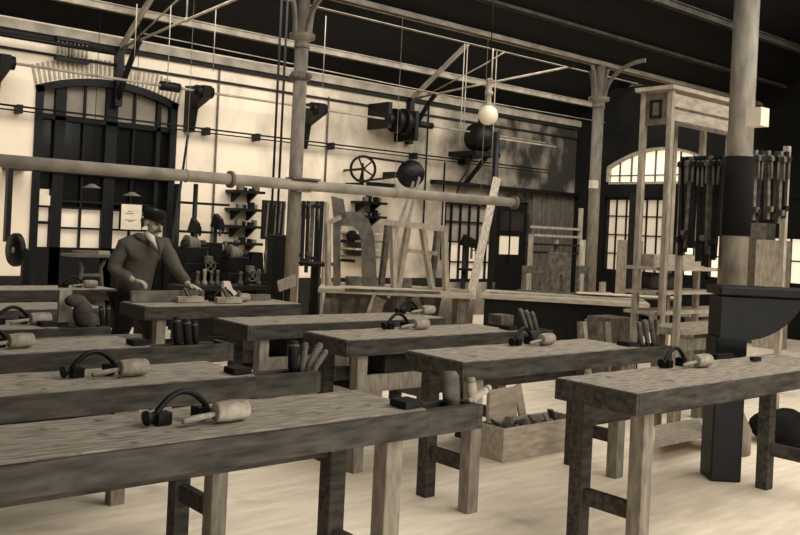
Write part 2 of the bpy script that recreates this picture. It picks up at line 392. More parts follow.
YS = 11.55; zs = 1.55 + .157 * YS
r = empty('line_shaft', (7, YS, zs - .02), 'long overhead line shaft running along the back wall', 'shaft')
x0, x1 = 3.0, at(545, 150, Y=YS).x
MB().cyl((x0, YS, zs), (x1, YS, zs), .018, 12).build('shaft_rod', STEEL, r)
def hanger(x, s=1.0):
    m = MB(); m.prism([(x - .06 * s, YW, zs + .12), (x - .06 * s, YW, zs - .55 * s), (x - .06 * s, YW - .12, zs - .55 * s), (x - .06 * s, YW - .2, zs - .22 * s), (x - .06 * s, YS - .1, zs - .1), (x - .06 * s, YS - .12, zs + .08), (x - .06 * s, YW - .2, zs + .10)], (.12 * s, 0, 0))
    m.build('wall_hanger', IRON, r)
    MB().cyl((x - .13, YS, zs), (x + .13, YS, zs), .085 * s, 14).cyl((x - .16, YS, zs), (x - .12, YS, zs), .05, 12).build('bearing', IRON, r)
for px, s in ((203, 1), (318, 1.1)): hanger(at(px, 105, Y=YS).x, s)
hanger(3.38, 1.0)
m = at(170, 85, Y=YS).x; MB().cyl((m - .14, YS, zs), (m + .14, YS, zs), .065, 14).build('coupling', IRON, r)
m = at(425, 128, Y=YS).x; MB().cyl((m - .16, YS, zs), (m + .16, YS, zs), .055, 14).build('coupling', IRON, r)
# pulley blocks on the shaft near the truss
xc = at(398, 123, Y=YS).x
pm = MB()
for dx, R in ((-.22, .13), (-.05, .20), (.12, .22), (.25, .12)): pm.cyl((xc + dx - .05, YS, zs), (xc + dx + .05, YS, zs), R, 22)
pm.build('pulley', IRON, r)
MB().b(xc - .3, xc - .22, YS - .1, YW, zs - .15, zs + .28).build('wall_hanger', IRON, r)
MB().b(xc + .3, xc + .38, YS - .1, YW, zs - .3, zs + .2).build('wall_hanger', IRON, r)

YQ = 11.85; zq = 1.55 + .11 * YQ
r = empty('wall_rods', (7, YQ, zq - .03), 'pair of thin conduit rods running along the back wall below the shaft', 'conduit')
MB().cyl((3.0, YQ, zq + .025), (at(548, 171, Y=YQ).x, YQ, zq + .025), .013, 8).build('rod', IRON, r)
MB().cyl((3.0, YQ, zq - .03), (at(548, 171, Y=YQ).x, YQ, zq - .03), .010, 8).build('rod', IRON, r)
for x in (3.7, 6.35, 7.2, 8.6, 10.4, 11.6): MB().b(x - .03, x + .03, YQ - .02, YW, zq - .06, zq + .05).build('rod_clip', IRON, r)
tag(MB().cyl((3.0, 11.7, 3.72), (4.85, 11.7, 3.72), .03, 10).cyl((3.0, 11.7, 3.72), (3.0, YW, 3.72), .02, 8).build('bus_bar', IRON), 'thick dark bar on the wall above the arched door', 'bar')
# insulator rack over the door
r = empty('insulator_rack', (4.45, 11.9, 3.45), 'rack of small insulators on the wall above the arched door', 'insulators')
qa = at(73, 41, Y=11.9)
for dz in (0, -.26):
    MB().b(qa.x - .22, qa.x + .22, 11.86, 11.95, qa.z + dz - .02, qa.z + dz + .03).build('rail', IRON, r)
for i in range(8): MB().lathe((qa.x - .19 + i * .054, 11.9, qa.z - .22), [(.012, 0), (.018, .04), (.010, .1), (.02, .14), (.012, .19)], n=8).build('insulator', PALE, r)
MB().b(qa.x - .02, qa.x + .02, 11.95, YW, qa.z - .28, qa.z).build('mount', IRON, r)

def vline(name, x, ytop, ybot, Y, rad, m, label, cat, grp=None):
    a = at(x, ytop, Y=Y); b_ = at(x, ybot, Y=Y)
    if name in ('stand_post', 'pale_post', 'dark_post'): b_.z = 0
    return tag(MB().cyl((a.x, Y, a.z), (a.x, Y, b_.z), rad, 8).build(name, m), label, cat, grp)
vline('wall_conduit', 220, 62, 262, 11.98, .016, GIRON, 'thin vertical conduit on the pale wall left of the first column', 'conduit')
vline('wall_conduit', 329, 97, 190, 11.98, .016, GIRON, 'thin vertical conduit on the pale wall right of the first column', 'conduit')
vline('wall_conduit', 429, 105, 240, 11.98, .014, IRON, 'dark vertical conduit on the wall right of the big black pulley', 'conduit')
vline('wall_conduit', 445, 162, 260, 11.97, .014, IRON, 'dark vertical conduit beside the barred back window', 'conduit')
# belts on first column
for i, x in enumerate((279, 285)):
    a = at(x, 56, Y=9.4); b_ = at(x - 7, 285, Y=9.4)
    tag(MB().bar((a.x, 9.4, 4.35), (a.x, 9.4, .01), .035, .006, side=(1, .2, 0)).build('drive_belt', IRON), ['dark drive belt hanging left of the first column, further from it', 'dark drive belt hanging closest to the left of the first column'][i], 'belt')
# hanging light cords
for x, yt, yb, lab in ((465, 38, 150, 'left of the two pale cords hanging by the globe lamp'), (468, 38, 140, 'right of the two pale cords hanging by the globe lamp'), (497, 48, 165, 'pale cord hanging just right of the globe lamp')):
    a = at(x, yt, Y=10.58); b_ = at(x, yb, Y=10.58); tag(MB().cyl((a.x, 10.58, 4.645), (a.x, 10.58, b_.z), .009, 8).build('hanging_cord', STEEL), lab, 'cord')
for x, yt, yb, Y_, lab in ((216, 8, 72, 10, 'thin hanging wire at the top between door and first column'), (137, 4, 58, 10, 'thin hanging wire over the arched door, its left one'), (171, 6, 84, 10, 'thin hanging wire just left of the black shaft hanger'), (326, 16, 88, 9.5, 'thin hanging wire right of the first column')):
    vline('hanging_wire', x, yt, yb, Y_, .006, STEEL, lab, 'wire')

# globe lamp
p = at(488, 115, D=9.3)
r = empty('globe_lamp', p, 'white opal globe lamp hanging on a fitting under the tie rod', 'lamp')
MB().ball(p, .105, seg=24).build('globe', GLOBE, r)
MB().lathe(p, [(.05, .09), (.05, .11), (.028, .12), (.028, .20), (.045, .21), (.045, .24), (.03, .25), (.03, .35), (.045, .36), (.02, .38)], n=14).build('lamp_fitting', PALE, r)
MB().cyl((p.x, p.y, p.z + .36), (p.x, p.y, 4.42), .006, 6).build('cord', IRON, r)

# wheel pulley on wall with belts to black drum
def wheel(c, axis, R, th, nsp, parent, m=IRON, name='wheel'):
    ax = V(axis).normalized(); a = ax.orthogonal().normalized(); e = ax.cross(a); c = V(c)
    g = MB(); g.ring(c, ax, R, th / 2, 32, 8)
    for k in range(nsp):
        t = 2 * math.pi * k / nsp; g.bar(c, c + (a * math.cos(t) + e * math.sin(t)) * R, th * .7, th * .5)
    g.cyl(c - ax * th, c + ax * th, R * .18, 14)
    return g.build(name, m, parent)
cw = at(363, 169, Y=11.3)
r = empty('belt_pulley', (cw.x, 11.6, cw.z - .3), 'black spoked belt wheel bracketed to the wall above the planer frame', 'wheel')
wheel(cw, (.45, 1, 0), .20, .045, 5, r)
MB().cyl(cw, (cw.x + .15, YW, cw.z), .02).bar((cw.x + .22, 11.6, cw.z + .12), (cw.x + .24, 11.6, cw.z - .24), .03).bar((cw.x + .24, 11.6, cw.z - .24), (cw.x - .16, 11.6, cw.z - .26), .04).b(cw.x + .18, cw.x + .26, 11.6, YW, cw.z - .26, cw.z - .2).build('bracket', IRON, r)
cd = at(411, 174, Y=11.2)
r = empty('belt_drum', (cd.x, 11.5, cd.z - .25), 'black drum pulley with slanting belts, right of the spoked wheel', 'pulley')
MB().lathe(cd - V((.10, .12, 0)), [(.05, -.06), (.22, 0), (.22, .07), (.16, .08), (.16, .16), (.23, .17), (.23, .25), (.05, .3)], axis=(.8, 1, 0), n=26).build('drum', IRON, r)
MB().b(cd.x + .05, cd.x + .12, 11.2, YW, cd.z - .05, cd.z + .05).b(cd.x - .3, cd.x + .3, YW - .06, YW, cd.z - .22, cd.z - .14).build('bracket', IRON, r)
tag(MB().bar(cw + V((0, -.05, .19)), cd + V((-.1, -.05, .17)), .05, .03, side=(0, 1, 0)).bar(cw + V((0, -.05, -.19)), cd + V((-.1, -.05, -.03)), .05, .03, side=(0, 1, 0)).build('drive_belt', IRON), 'belt strung between the spoked wheel and the black drum', 'belt')
for i, (dx, px, py) in enumerate(((-.05, 378, 284), (.1, 392, 284))):
    b_ = at(px, py, Y=10.2)
    c0 = V((cd.x + dx, 11.05, cd.z + (.1 if i else -.1))); b_ = c0 + (b_ - c0) * ((c0.z - .01) / (c0.z - b_.z))
    tag(MB().bar(c0, b_, .05, .01, side=(1, 0, 0)).build('drive_belt', GIRON), ['left belt slanting down from the black drum', 'right belt slanting down from the black drum'][i], 'belt')
# dark motor cluster behind globe
cm = at(481, 138, Y=11.5)
r = empty('wall_motor', (cm.x, 11.8, cm.z - .3), 'black electric motor on a wall shelf right behind the globe lamp', 'motor')
MB().lathe(cm - V((.2, 0, 0)), [(.08, -.05), (.24, 0), (.26, .1), (.26, .28), (.2, .34), (.06, .42)], axis=(1, 0, 0), n=22).build('housing', IRON, r)
MB().ball(cm + V((.24, -.1, -.06)), .075).build('brass_cap', GIRON, r)
MB().b(cm.x - .05, cm.x + .05, 11.45, 11.55, cm.z + .2, cm.z + .45).build('eye_bolt', IRON, r)
MB().b(cm.x - .32, cm.x + .32, 11.3, YW, cm.z - .34, cm.z - .26).bar((cm.x + .1, 11.4, cm.z - .3), (cm.x + .1, 11.98, cm.z - .85), .06).build('shelf_bracket', IRON, r)
MB().path([cm + V((-.22, 0, -.3)), cm + V((-.2, .1, -.6)), cm + V((-.28, .2, -.8)), cm + V((-.3, .3, -1.2))], .014, 8).build('cable', IRON, r)
tag(MB().cyl((cm.x + .3, 11.4, cm.z + .02), (at(556, 149, Y=11.4).x, 11.4, cm.z + .02), .018, 10).build('drive_rod', STEEL), 'bright drive rod running right from the wall motor', 'rod')
# leaning board
a = at(497, 178, Y=10.3); b_ = at(474, 281, Y=9.9)
b_ = a + (b_ - a) * (a.z / (a.z - b_.z))
tag(MB().bar(a, b_, .13, .04, side=(1, -.6, 0)).build('leaning_board', PALE), 'pale board leaning steeply in front of the barred back window', 'board')
vline('dark_post', 497, 132, 205, 10.5, .05, IRON, 'dark post rising above the leaning board', 'post')

# ------------------------------------------------------------------ benches
LEG = .08
def bench(x0, x1, y0, label, wd=.46, top=.85, th=.075, rail=.34, vis='both', drawer=True, legm=LEGW, sz=.42, sm=None, shelf=True):
    sm = sm or BENCH
    r = empty('joiners_bench', ((x0 + x1) / 2, y0 + wd / 2, 0), label, 'workbench', 'joiners benches in rows')
    y1 = y0 + wd
    # top as a slightly worn, uneven plank
    m = MB(); n = 26; bm = m.bm; rows = []
    for i in range(n + 1):
        x = x0 + (x1 - x0) * i / n; j = lambda k: (random.random() - .5) * k
        rows.append([bm.verts.new(p) for p in ((x, y0 + j(.008), top + j(.006)), (x, y1 + j(.006), top + j(.004)), (x, y1, top - th), (x, y0 + j(.006), top - th + j(.006)))])
    for A, B in zip(rows, rows[1:]):
        for k in range(4): bm.faces.new((A[k], A[(k + 1) % 4], B[(k + 1) % 4], B[k]))
    bm.faces.new(rows[0][::-1]); bm.faces.new(rows[-1])
    t = m.build('bench_top', TOPW, r)
    MB().b(x0 - .004, x1 + .002, y0 - .022, y0 - .004, top - th - .03, top - .004).b(x0 - .022, x0 - .004, y0 - .02, y1, top - th - .03, top - .004).build('apron', BENCH, r, bev=.004)
    zb = top - th
    for lx in (x0 + .10, x1 - .18):
        for ly in (y0 + .015, y1 - .015 - LEG): MB().b(lx, lx + LEG, ly, ly + LEG, 0, zb).build('leg', legm if ly < y0 + .1 else BENCH, r, bev=.004)  # front legs pale, back legs dark: light on the front put into colour
    if shelf: MB().b(x0 + .18, x1 - .18, y0 + .04, y0 + .07, sz, sz + .11).b(x0 + .18, x1 - .18, y1 - .07, y1 - .04, sz, sz + .11).b(x0 + .12, x0 + .16, y0 + .09, y1 - .09, .2, .28).b(x1 - .16, x1 - .12, y0 + .09, y1 - .09, .2, .28).build('stretcher', sm, r)
    if shelf: MB().b(x0 + .18, x1 - .18, y0 + .07, y1 - .07, sz, sz + .02).build('shelf', DARKW, r)
    else:
        MB().b(x0 + .18, x1 - .18, y1 - .07, y1 - .04, .60, .70).build('stretcher', BENCH, r)
        for e in (x0 + .12, x1 - .16): MB().b(e, e + .04, y0 + .09, y1 - .09, .22, .30).build('stretcher', BENCH, r)
    if drawer:
        d = MB().b(x0 + .35, x0 + .95, y0 + .05, y1 - .03, zb - .16, zb - .003).build('drawer', DARKW, r)
        MB().lathe((x0 + .65, y0 + .05, zb - .08), [(.012, 0), (.02, .02), (.005, .03)], axis=(0, -1, 0), n=10).build('knob', IRON, d)
    if rail:
        MB().b(x1 - .02, x1 + rail, y0 - .005, y0 + .045, top - .11, top - .01).b(x1 + .002, x1 + rail, y0 + .16, y0 + .20, top - .11, top - .02).b(x1 + rail, x1 + rail + .035, y0 - .005, y0 + .20, top - .11, top - .01).build('tool_rack', BENCH, r, bev=.003)
        MB().b(x1 + .002, x1 + rail, y0 + .045, y0 + .16, top - .12, top - .105).build('rack_bottom', DARKW, r)
    if rail and vis == 'both': MB().b(x1 - .09, x1 + .0, y0 + .02, y0 + .12, top + .004, top + .03).build('bench_stop', DARKW, r)
    return r
YR = dict(r=2.42, c=3.46, b3=4.43, b4=5.32, m=6.65)
bench(3.54, 5.72, YR['r'], 'nearest right-hand bench, thick worn top with mallet and brace, by thick column', rail=0, drawer=False, shelf=False)
bench(3.45, 5.08, YR['c'], 'second bench of right-hand column, its near end over the open crate', drawer=False, shelf=False)
bench(3.40, 4.98, YR['b3'], 'third right-hand bench, upright tool handles in the rack at its far end', sz=.50, sm=LEGW)
bench(3.23, 5.06, YR['b4'], 'fourth right-hand bench, with mallet at its far end, just behind the third', rail=0, sz=.50, sm=LEGW)
bench(3.10, 4.55, YR['m'], 'bench the man works at, plank and planes on its top', drawer=False, rail=0)
bench(.15, 2.40, 2.60, 'nearest left bench, big mallet with arched brace on its pale top', rail=.28, drawer=False, shelf=False)
bench(.45, 2.20, 3.56, 'second left bench, fan of wooden tool handles in its end rack')
bench(.75, 2.18, 4.60, 'third left bench, row of dark upright cylinders in its end rack', rail=.48)
bench(.95, 2.02, 5.55, 'fourth left bench, below the man, clothes and tools at its end', rail=.30)
bench(1.3, 2.75, 6.65, 'farthest left bench left of the man, small mallet on top', rail=0, wd=.5)
bench(1.9, 3.55, 8.3, 'dim bench behind the farthest left one, along the arched door', rail=0, wd=.5)

# mallets
def mallet_proto(loc, rotz, label):
    r = empty('wooden_mallet', (0, 0, 0), label, 'mallet', 'mallets lying on benches')
    MB().lathe((.13, 0, .052), [(.040, -.085), (.047, -.075), (.052, 0), (.047, .075), (.040, .085)], axis=(1, 0, 0), n=20).build('mallet_head', MALW, r)
    MB().lathe((.05, 0, .045), [(.012, 0), (.014, .05), (.017, .12), (.014, .16), (.010, .17)], axis=(-1, 0, -.12), n=12).build('handle', MALW, r)
    r.location = loc; r.rotation_euler = (0, 0, rotz); return r
def brace_proto(loc, rotz, label):
    r = empty('hand_brace', (0, 0, 0), label, 'brace', 'hand braces lying on benches')
    a = [(-.16 + .30 * i / 12, 0, .03 + .11 * math.sin(math.pi * i / 12) ** .8) for i in range(13)]
    MB().path(a, [.015] * 13, 8).build('crank', IRON, r)
    MB().lathe((-.19, 0, .035), [(.034, -.012), (.036, 0), (.02, .02), (.012, .05)], axis=(1, 0, .15), n=14).build('pad', IRON, r)
    MB().b(-.15, -.08, -.03, .03, .0, .055).build('chuck_block', IRON, r)
    MB().b(.06, .11, -.035, .035, 0, .06).build('chuck', IRON, r)
    r.location = loc; r.rotation_euler = (0, 0, rotz); return r
TZ = .853
SCL = .74
spots = [  # photo position of head centre on the bench plane, angle, what bench, size
    (232, 411, .00, 'nearest left bench'), (134, 371, .0, 'second left bench'), (22, 346, .1, 'third left bench, at the left edge'),
    (41, 325, .05, 'fourth left bench'), (91, 288, .1, 'farthest left bench'), (243, 300, .0, "man's bench"), (428, 315, .0, 'fourth right-hand bench'),
    (421, 331, .0, 'third right-hand bench'), (548, 346, .1, 'second right-hand bench'), (702, 369, -.05, 'nearest right-hand bench')]
mp = bp = None
for i, (x, y, a, wh) in enumerate(spots):
    p = at(x, y, z=TZ); yr = [2.75, 3.74, 4.74, 5.7, 6.9, 6.86, 5.56, 4.72, 3.76, 2.74][i]
    p = V((p.x, yr if abs(yr - p.y) < .35 else p.y, TZ)); p = V((at(x, y, Y=p.y).x, p.y, TZ))
    lm = 'turned wooden mallet lying on the ' + wh; lb = 'dark arched hand brace on the ' + wh
    ml = V((p.x - .10, p.y, TZ)); bl = V((p.x - .14, p.y + .085, TZ))
    if mp is None:
        mp = mallet_proto(ml, a, lm); bp = brace_proto(bl, a + .1, lb); mp.scale = (SCL,) * 3; bp.scale = (SCL,) * 3
    else:
        copy_thing(mp, ml, (0, 0, a), lm, 'mallets lying on benches'); copy_thing(bp, bl, (0, 0, a + .1), lb, 'hand braces lying on benches')

# upright tool handles in racks: (x_bottom,y_bottom,x_top,y_top,radius px, plane Y, dark?)
def handle(x0, y0, x1, y1, rp, Y, m, label, grp, name='tool_handle', cat='tool handle'):
    a = at(x0, y0, Y=Y); b_ = at(x1, y1, Y=Y); b_.y += .02; D = a.x * FWD.x + a.y * FWD.y; R = rp * D / FPX
    L_ = (b_ - a).length; ax = b_ - a
    r = empty(name, a, label, cat, grp)
    MB().lathe(a, [(R * .75, 0), (R * .95, L_ * .15), (R, L_ * .5), (R * .95, L_ * .9), (R * .7, L_)], axis=ax, n=16).build('handle_body', m, r)
    MB().lathe(a, [(R * .99, L_ * .80), (R * 1.03, L_ * .81), (R * 1.03, L_ * .86), (R * .99, L_ * .87)], axis=ax, n=16).build('collar_band', GIRON, r)
    return r
g = 'wooden tool handles in the rack of the second left bench'
handle(293, 372, 296, 341, 5.5, 3.68, DARKW, 'dark thick upright tool handle, leftmost in the rack of the second left bench', g)
handle(301, 372, 308, 343, 3.5, 3.66, HANW, 'pale tool handle second from left in the rack of the second left bench', g)
handle(307, 370, 323, 344, 4, 3.68, HANW, 'thick leaning tool handle third from left in the rack of the second left bench', g)
handle(313, 371, 329, 351, 3, 3.64, HANW, 'slim leaning tool handle, rightmost in the rack of the second left bench', g)
g = 'dark cylinders in the rack of the third left bench'
for i, (x, rp) in enumerate(((178, 4.2), (188, 4.2), (196, 3.2))):
    handle(x, 346, x, 317 + i * 2, rp, 4.72, DARKW, ['leftmost', 'middle', 'slim rightmost'][i] + ' of the three dark upright cylinders in the third left bench rack', g)
g = 'tool handles at the end of the nearest left bench'
handle(452, 408, 453, 372, 9, 2.72, HANW, 'big thick upright wooden tool handle at the end of the nearest left bench', g)
handle(468, 402, 493, 388, 4, 2.66, MALW, 'pale tool handle leaning right at the end of the nearest left bench', g)
handle(473, 404, 474, 378, 5, 2.66, MALW, 'short pale upright tool handle behind the leaning one, nearest left bench', g)
g = 'tilted tool handles at the end of the third right-hand bench'
for i, (x0_, x1_) in enumerate(((527, 522), (532, 528), (537, 534))):
    handle(x0_, 331, x1_, 309 + i * 1.5, 2.4, 4.54, HANW, ['leftmost', 'middle', 'rightmost'][i] + ' of three tilted tool handles at the end of the third right-hand bench', g)
g = 'tool handles at the end of the second right-hand bench'
for i, x in enumerate((642, 648, 654)):
    handle(x, 346, x - 1, 322 - i * 2, 2.6, 3.58, HANW, ['leftmost', 'middle', 'rightmost'][i] + ' of three upright tool handles at the end of the second right-hand bench', g)
g = 'tool handles at the end of the fourth left bench'
handle(103, 328, 102, 306, 2.6, 5.66, DARKW, 'dark upright tool handle right of the bundle on the fourth left bench', g)
handle(108, 328, 109, 305, 2.6, 5.64, DARKW, 'dark round-topped tool handle, rightmost on the fourth left bench', g)
# bundle of cloth on fourth left bench
p = at(86, 322, Y=5.62)
tag(MB().ball(V((p.x, 5.68, .92)), .09, (.7, .6, 1.0)).ball(V((p.x - .05, 5.68, 1.0)), .07, (1.0, .6, .6)).ball(V((p.x + .05, 5.67, .87)), .06, (.8, .6, .9)).build('cloth_bundle', CLAY), 'crumpled grey cloth bundle on the end of the fourth left bench', 'cloth')
p = at(71, 318, Y=5.70); tag(MB().b(p.x - .05, p.x + .03, 5.78, 5.81, .853, 1.06).build('upright_board', PALE), 'small pale upright board beside the cloth bundle', 'board')
# box of pieces on third right bench end
p = at(507, 325, Y=4.75); tag(MB().b(p.x - .12, p.x + .02, 4.70, 4.84, TZ, .93).build('wooden_block', HANW, bev=.006), 'square wooden block on the far end of the third right-hand bench', 'block')
p = at(640, 340, Y=3.86); tag(MB().b(p.x, p.x + .04, 3.82, 3.86, TZ, 1.0).b(p.x + .0, p.x + .18, 3.82, 3.86, .97, 1.0).b(p.x + .15, p.x + .18, 3.82, 3.86, TZ, 1.0).build('wooden_frame', HANW), 'small standing wooden frame at the end of the second right-hand bench', 'frame')
# chips on right bench
for i, (x, y, L_) in enumerate(((722, 357, .16), (754, 360, .06))):
    p = at(x, y, z=.86); tag(MB().bar((p.x - L_ / 2, p.y, .868), (p.x + L_ / 2, p.y - .02, .868), .03, .024).build('wood_offcut', DARKW), ['flat strip of wood behind the mallet on the nearest right-hand bench', 'tiny dark wood piece near the far end of the nearest right-hand bench'][i], 'offcut')

# man's bench things
p0 = at(136, 300, Y=6.78); 
tag(MB().b(3.12, 3.78, 6.98, 7.02, TZ, .945).build('plank_on_edge', HANW, bev=.003), "plank standing on edge on the man's bench below his hands", 'plank')
def plane(loc, rz, label):
    r = empty('wooden_plane', loc, label, 'hand plane', "hand planes on the man's bench"); x, y, z = loc
    MB().prism([(x - .12, y - .03, z), (x + .12, y - .03, z), (x + .12, y - .03, z + .05), (x + .03, y - .03, z + .055), (x - .12, y - .03, z + .05)], (0, .06, 0)).build('stock', MALW, r, bev=.004)
    MB().bar((x + .0, y, z + .03), (x - .05, y, z + .12), .035, .02).build('wedge', HANW, r)
    MB().bar((x + .02, y, z + .03), (x - .035, y, z + .14), .03, .004).build('blade', GIRON, r)
    MB().path([(x + .09, y, z + .05), (x + .11, y, z + .09), (x + .08, y, z + .10)], .014, 8).build('horn', HANW, r)
    r.rotation_euler = (0, 0, 0); return r
plane((3.60, 6.90, TZ), 0, 'wooden hand plane between the hands of the man')
plane((3.90, 6.78, TZ), 0, 'wooden hand plane right of the extended hand of the man')
pp = at(232, 288, Y=7.0)
tag(MB().prism([(pp.x - .07, 7.02, TZ), (pp.x + .07, 7.02, TZ), (pp.x + .07, 7.02, .92), (pp.x + .02, 7.02, .95), (pp.x - .01, 7.02, 1.02), (pp.x - .07, 7.02, 1.02)], (0, .04, 0)).build('white_template', PAPER), "white stepped template standing on the man's bench", 'template')
tag(MB().b(4.16, 4.45, 6.98, 7.06, TZ, .90).build('wooden_batten', HANW), "low wooden batten on the right end of the man's bench", 'batten')

# ------------------------------------------------------------------ things on floor between benches
ca = at(492, 460, z=0); cb = at(574, 447, z=0)
X0, X1, Y0, Y1 = ca.x, cb.x, 4.18, 4.40
Y0 = (ca.y + cb.y) / 2
Y0 = min(Y0, 4.14); Y1 = Y0 + .26
r = empty('open_crate', ((X0 + X1) / 2, (Y0 + Y1) / 2, 0), 'long open wooden crate of scraps on the floor by the nearest right-hand bench', 'crate')
for a_, b_ in ((Y0, Y0 + .02), (Y1 - .02, Y1)): MB().b(X0, X1, a_, b_, 0, .23).build('side_board', PALEX, r)
for a_, b_ in ((X0, X0 + .02), (X1 - .02, X1)): MB().b(a_, b_, Y0 + .02, Y1 - .02, 0, .23).build('end_board', PALEX, r)
MB().b(X0 + .02, X1 - .02, Y0 + .02, Y1 - .02, 0, .02).build('crate_bottom', DARKW, r)
m = MB()
for i in range(40):
    x = X0 + .1 + random.random() * (X1 - X0 - .2); y = Y0 + .07 + random.random() * .12; z = .10 + random.random() * .11; a = random.random() * 6
    m.bar((x, y, z), (x + .07 * math.cos(a), y + .03 * math.sin(a), z + random.random() * .09), .02 + random.random() * .03, .012)
tag(m.build('wood_scraps', HANW), 'heap of wood scraps and shavings filling the crate', 'scraps', kind='stuff')
a = at(502, 418, Y=4.52); tag(MB().prism([at(488, 440, Y=4.34), at(517, 433, Y=4.34), at(517, 387, Y=4.34), at(490, 391, Y=4.34)], (0, .03, 0)).build('leaning_panel', PALEX), 'square pale board standing behind the open crate', 'board')
tag(MB().bar(at(524, 425, Y=4.46), at(517, 385, Y=4.46), .07, .02, side=(1, 0, 0)).build('leaning_strip', PALEX), 'narrow pale strip leaning beside the square board behind the crate', 'board')
# dark heap on floor at the right edge
p = at(786, 440, z=0)
hp = MB()
for i in range(9): hp.ball((p.x + random.uniform(-.25, .25), p.y + random.uniform(-.2, .2), .07 + random.random() * .1), .14, (1.2, 1, .8), 12)
tag(hp.build('sack_heap', mat('dark_sacking', .10, .06, rough=1, scale=9)), 'dark heap of sacking on the floor at the right edge', 'sacks')
# low open bench frame seen beneath the right bench
a = at(660, 424, Y=3.15)
tag(MB().prism([at(655, 448, z=.12), at(704, 438, z=.12), at(700, 420, z=.12), at(655, 428, z=.12)], (0, 0, .02)).build('floor_board', PALE), 'wide pale board lying under the nearest right-hand bench', 'board')

# ------------------------------------------------------------------ right side : tall rack, clamps, machine
B = at(672, 90, D=7.9); A = at(645, 94, X=B.x); E_ = at(731, 104, Y=B.y); zt = B.z
yb = A.y; xe = E_.x
r = empty('tall_rack', (B.x, B.y, 0), 'tall pale timber rack with boxed top, left of thick column', 'rack')
ps = .052
for (x, y) in ((B.x, B.y), (B.x, yb), (xe, B.y), (xe, yb), ((B.x + xe) / 2, yb)):
    MB().b(x - ps / 2, x + ps / 2, y - ps / 2, y + ps / 2, 0, zt).build('post', PALE, r, bev=.004)
zb_ = zt - .30
f1 = MB().b(B.x + ps / 2, xe - ps / 2, B.y - .02, B.y + .01, zb_, zt - .03).build('front_panel', PALEX, r)
MB().b(B.x + ps / 2, xe - ps / 2, B.y - .035, B.y - .02, zt - .16, zt - .145).b(B.x + ps / 2, xe - ps / 2, B.y - .035, B.y - .02, zb_ + .0, zb_ + .03).build('moulding', HANW, f1)
f2 = MB().b(B.x - .02, B.x + .01, B.y + ps / 2, yb - ps / 2, zb_, zt - .02).build('side_panel', HANW, r)
MB().b(B.x - .035, B.x - .02, B.y + .08, yb - .08, zb_ + .06, zb_ + .08).b(B.x - .035, B.x - .02, B.y + .08, yb - .08, zt - .10, zt - .08).b(B.x - .035, B.x - .02, B.y + .08, B.y + .1, zb_ + .06, zt - .08).b(B.x - .035, B.x - .02, yb - .1, yb - .08, zb_ + .06, zt - .08).build('moulding', DARKW, f2)
MB().b(B.x - .07, xe + .1, B.y - .06, yb + .06, zt, zt + .035).build('rack_top', PALEX, r)
for py in (268, 292, 312):
    z = at(680, py, Y=B.y).z
    MB().b(B.x - .03, xe + .03, B.y + .05, yb + .1, z - .03, z).build('shelf', PALEX, r)
zsh = at(680, 292, Y=B.y).z
p = V((B.x + .38, B.y + .25, zsh + .075))
tag(MB().lathe(p - V((.24, 0, 0)), [(.03, 0), (.07, .04), (.075, .2), (.07, .42), (.03, .48)], axis=(1, 0, 0)).build('cloth_roll', CLAY), 'dark roll lying on a shelf of the tall rack', 'roll')
zsh = at(680, 268, Y=B.y).z
tag(MB().b(B.x + .06, xe - .1, B.y + .14, B.y + .30, zsh, zsh + .11).build('stacked_boards', PALEX), 'stack of pale boards on the upper shelf of the tall rack', 'boards')

# hanging bar clamps
def clamp_proto(L_, wm):
    r = empty('bar_clamp', (0, 0, 0), 'x', 'clamp')
    MB().b(-.013, .013, -.025, .025, -L_, 0).build('bar', wm, r)
    MB().prism([(-.014, .025, -.10), (-.014, -.075, -.09), (-.014, -.07, -.05), (-.014, .025, -.03)], (.028, 0, 0)).build('fixed_jaw', wm, r)
    MB().prism([(-.014, .025, -L_ * .8), (-.014, -.075, -L_ * .8 - .01), (-.014, -.07, -L_ * .8 - .05), (-.014, .025, -L_ * .8 - .07)], (.028, 0, 0)).build('sliding_jaw', wm, r)
    MB().cyl((0, -.055, -.24), (0, -.055, -.04), .010, 8).build('screw', GIRON, r)
    return r
NTH = ['first', 'second', 'third', 'fourth', 'fifth', 'sixth', 'seventh', 'eighth', 'ninth', 'tenth', 'eleventh']
def clamp_row(ra, rb, n, L_, where, pale, grp, posts=(1, 1), rise=0):
    r = empty('clamp_rail', ((ra.x + rb.x) / 2, (ra.y + rb.y) / 2, ra.z), 'wooden rail carrying hanging bar clamps ' + where, 'rail')
    MB().bar(ra, rb, .04, .05).build('rail', PALE, r)
    for k, q in enumerate((ra, rb)):
        if posts[k]: MB().bar((q.x, q.y, q.z + (rise if k else -.0)), (q.x, q.y, 0), .045).build('rail_post', PALE, r)
    rot = math.atan2(rb.y - ra.y, rb.x - ra.x); pr = {}
    off = V((math.sin(rot), -math.cos(rot), 0)) * .048
    for i in range(n):
        t = (i + .55) / n; p = ra + (rb - ra) * t + off + V((0, 0, .03)); k = i in pale
        lab = '%s bar clamp hanging %s, %s from the left' % ('paler' if k else 'dark', where, NTH[i])
        ro = (0, random.uniform(-.035, .035), rot + random.uniform(-.15, .35)); sc = (1, 1, random.uniform(.86, 1.04))
        if k not in pr:
            o = pr[k] = clamp_proto(L_, HANW if k else DARKW); o.location = p; o.rotation_euler = ro; o['label'] = lab; o['group'] = grp
        else: o = copy_thing(pr[k], p, ro, lab, grp)
        o.scale = sc
ra = at(684, 160, D=7.3); rb = at(727, 161, D=7.0); ra.z = rb.z = (ra.z + rb.z) / 2
clamp_row(ra, rb, 9, .84, 'left of the thick column', (2, 6), 'bar clamps left of the thick column')
ra = at(743, 158, D=7.4); rb = at(787, 152, D=7.4); ra.z = rb.z = (ra.z + rb.z) / 2
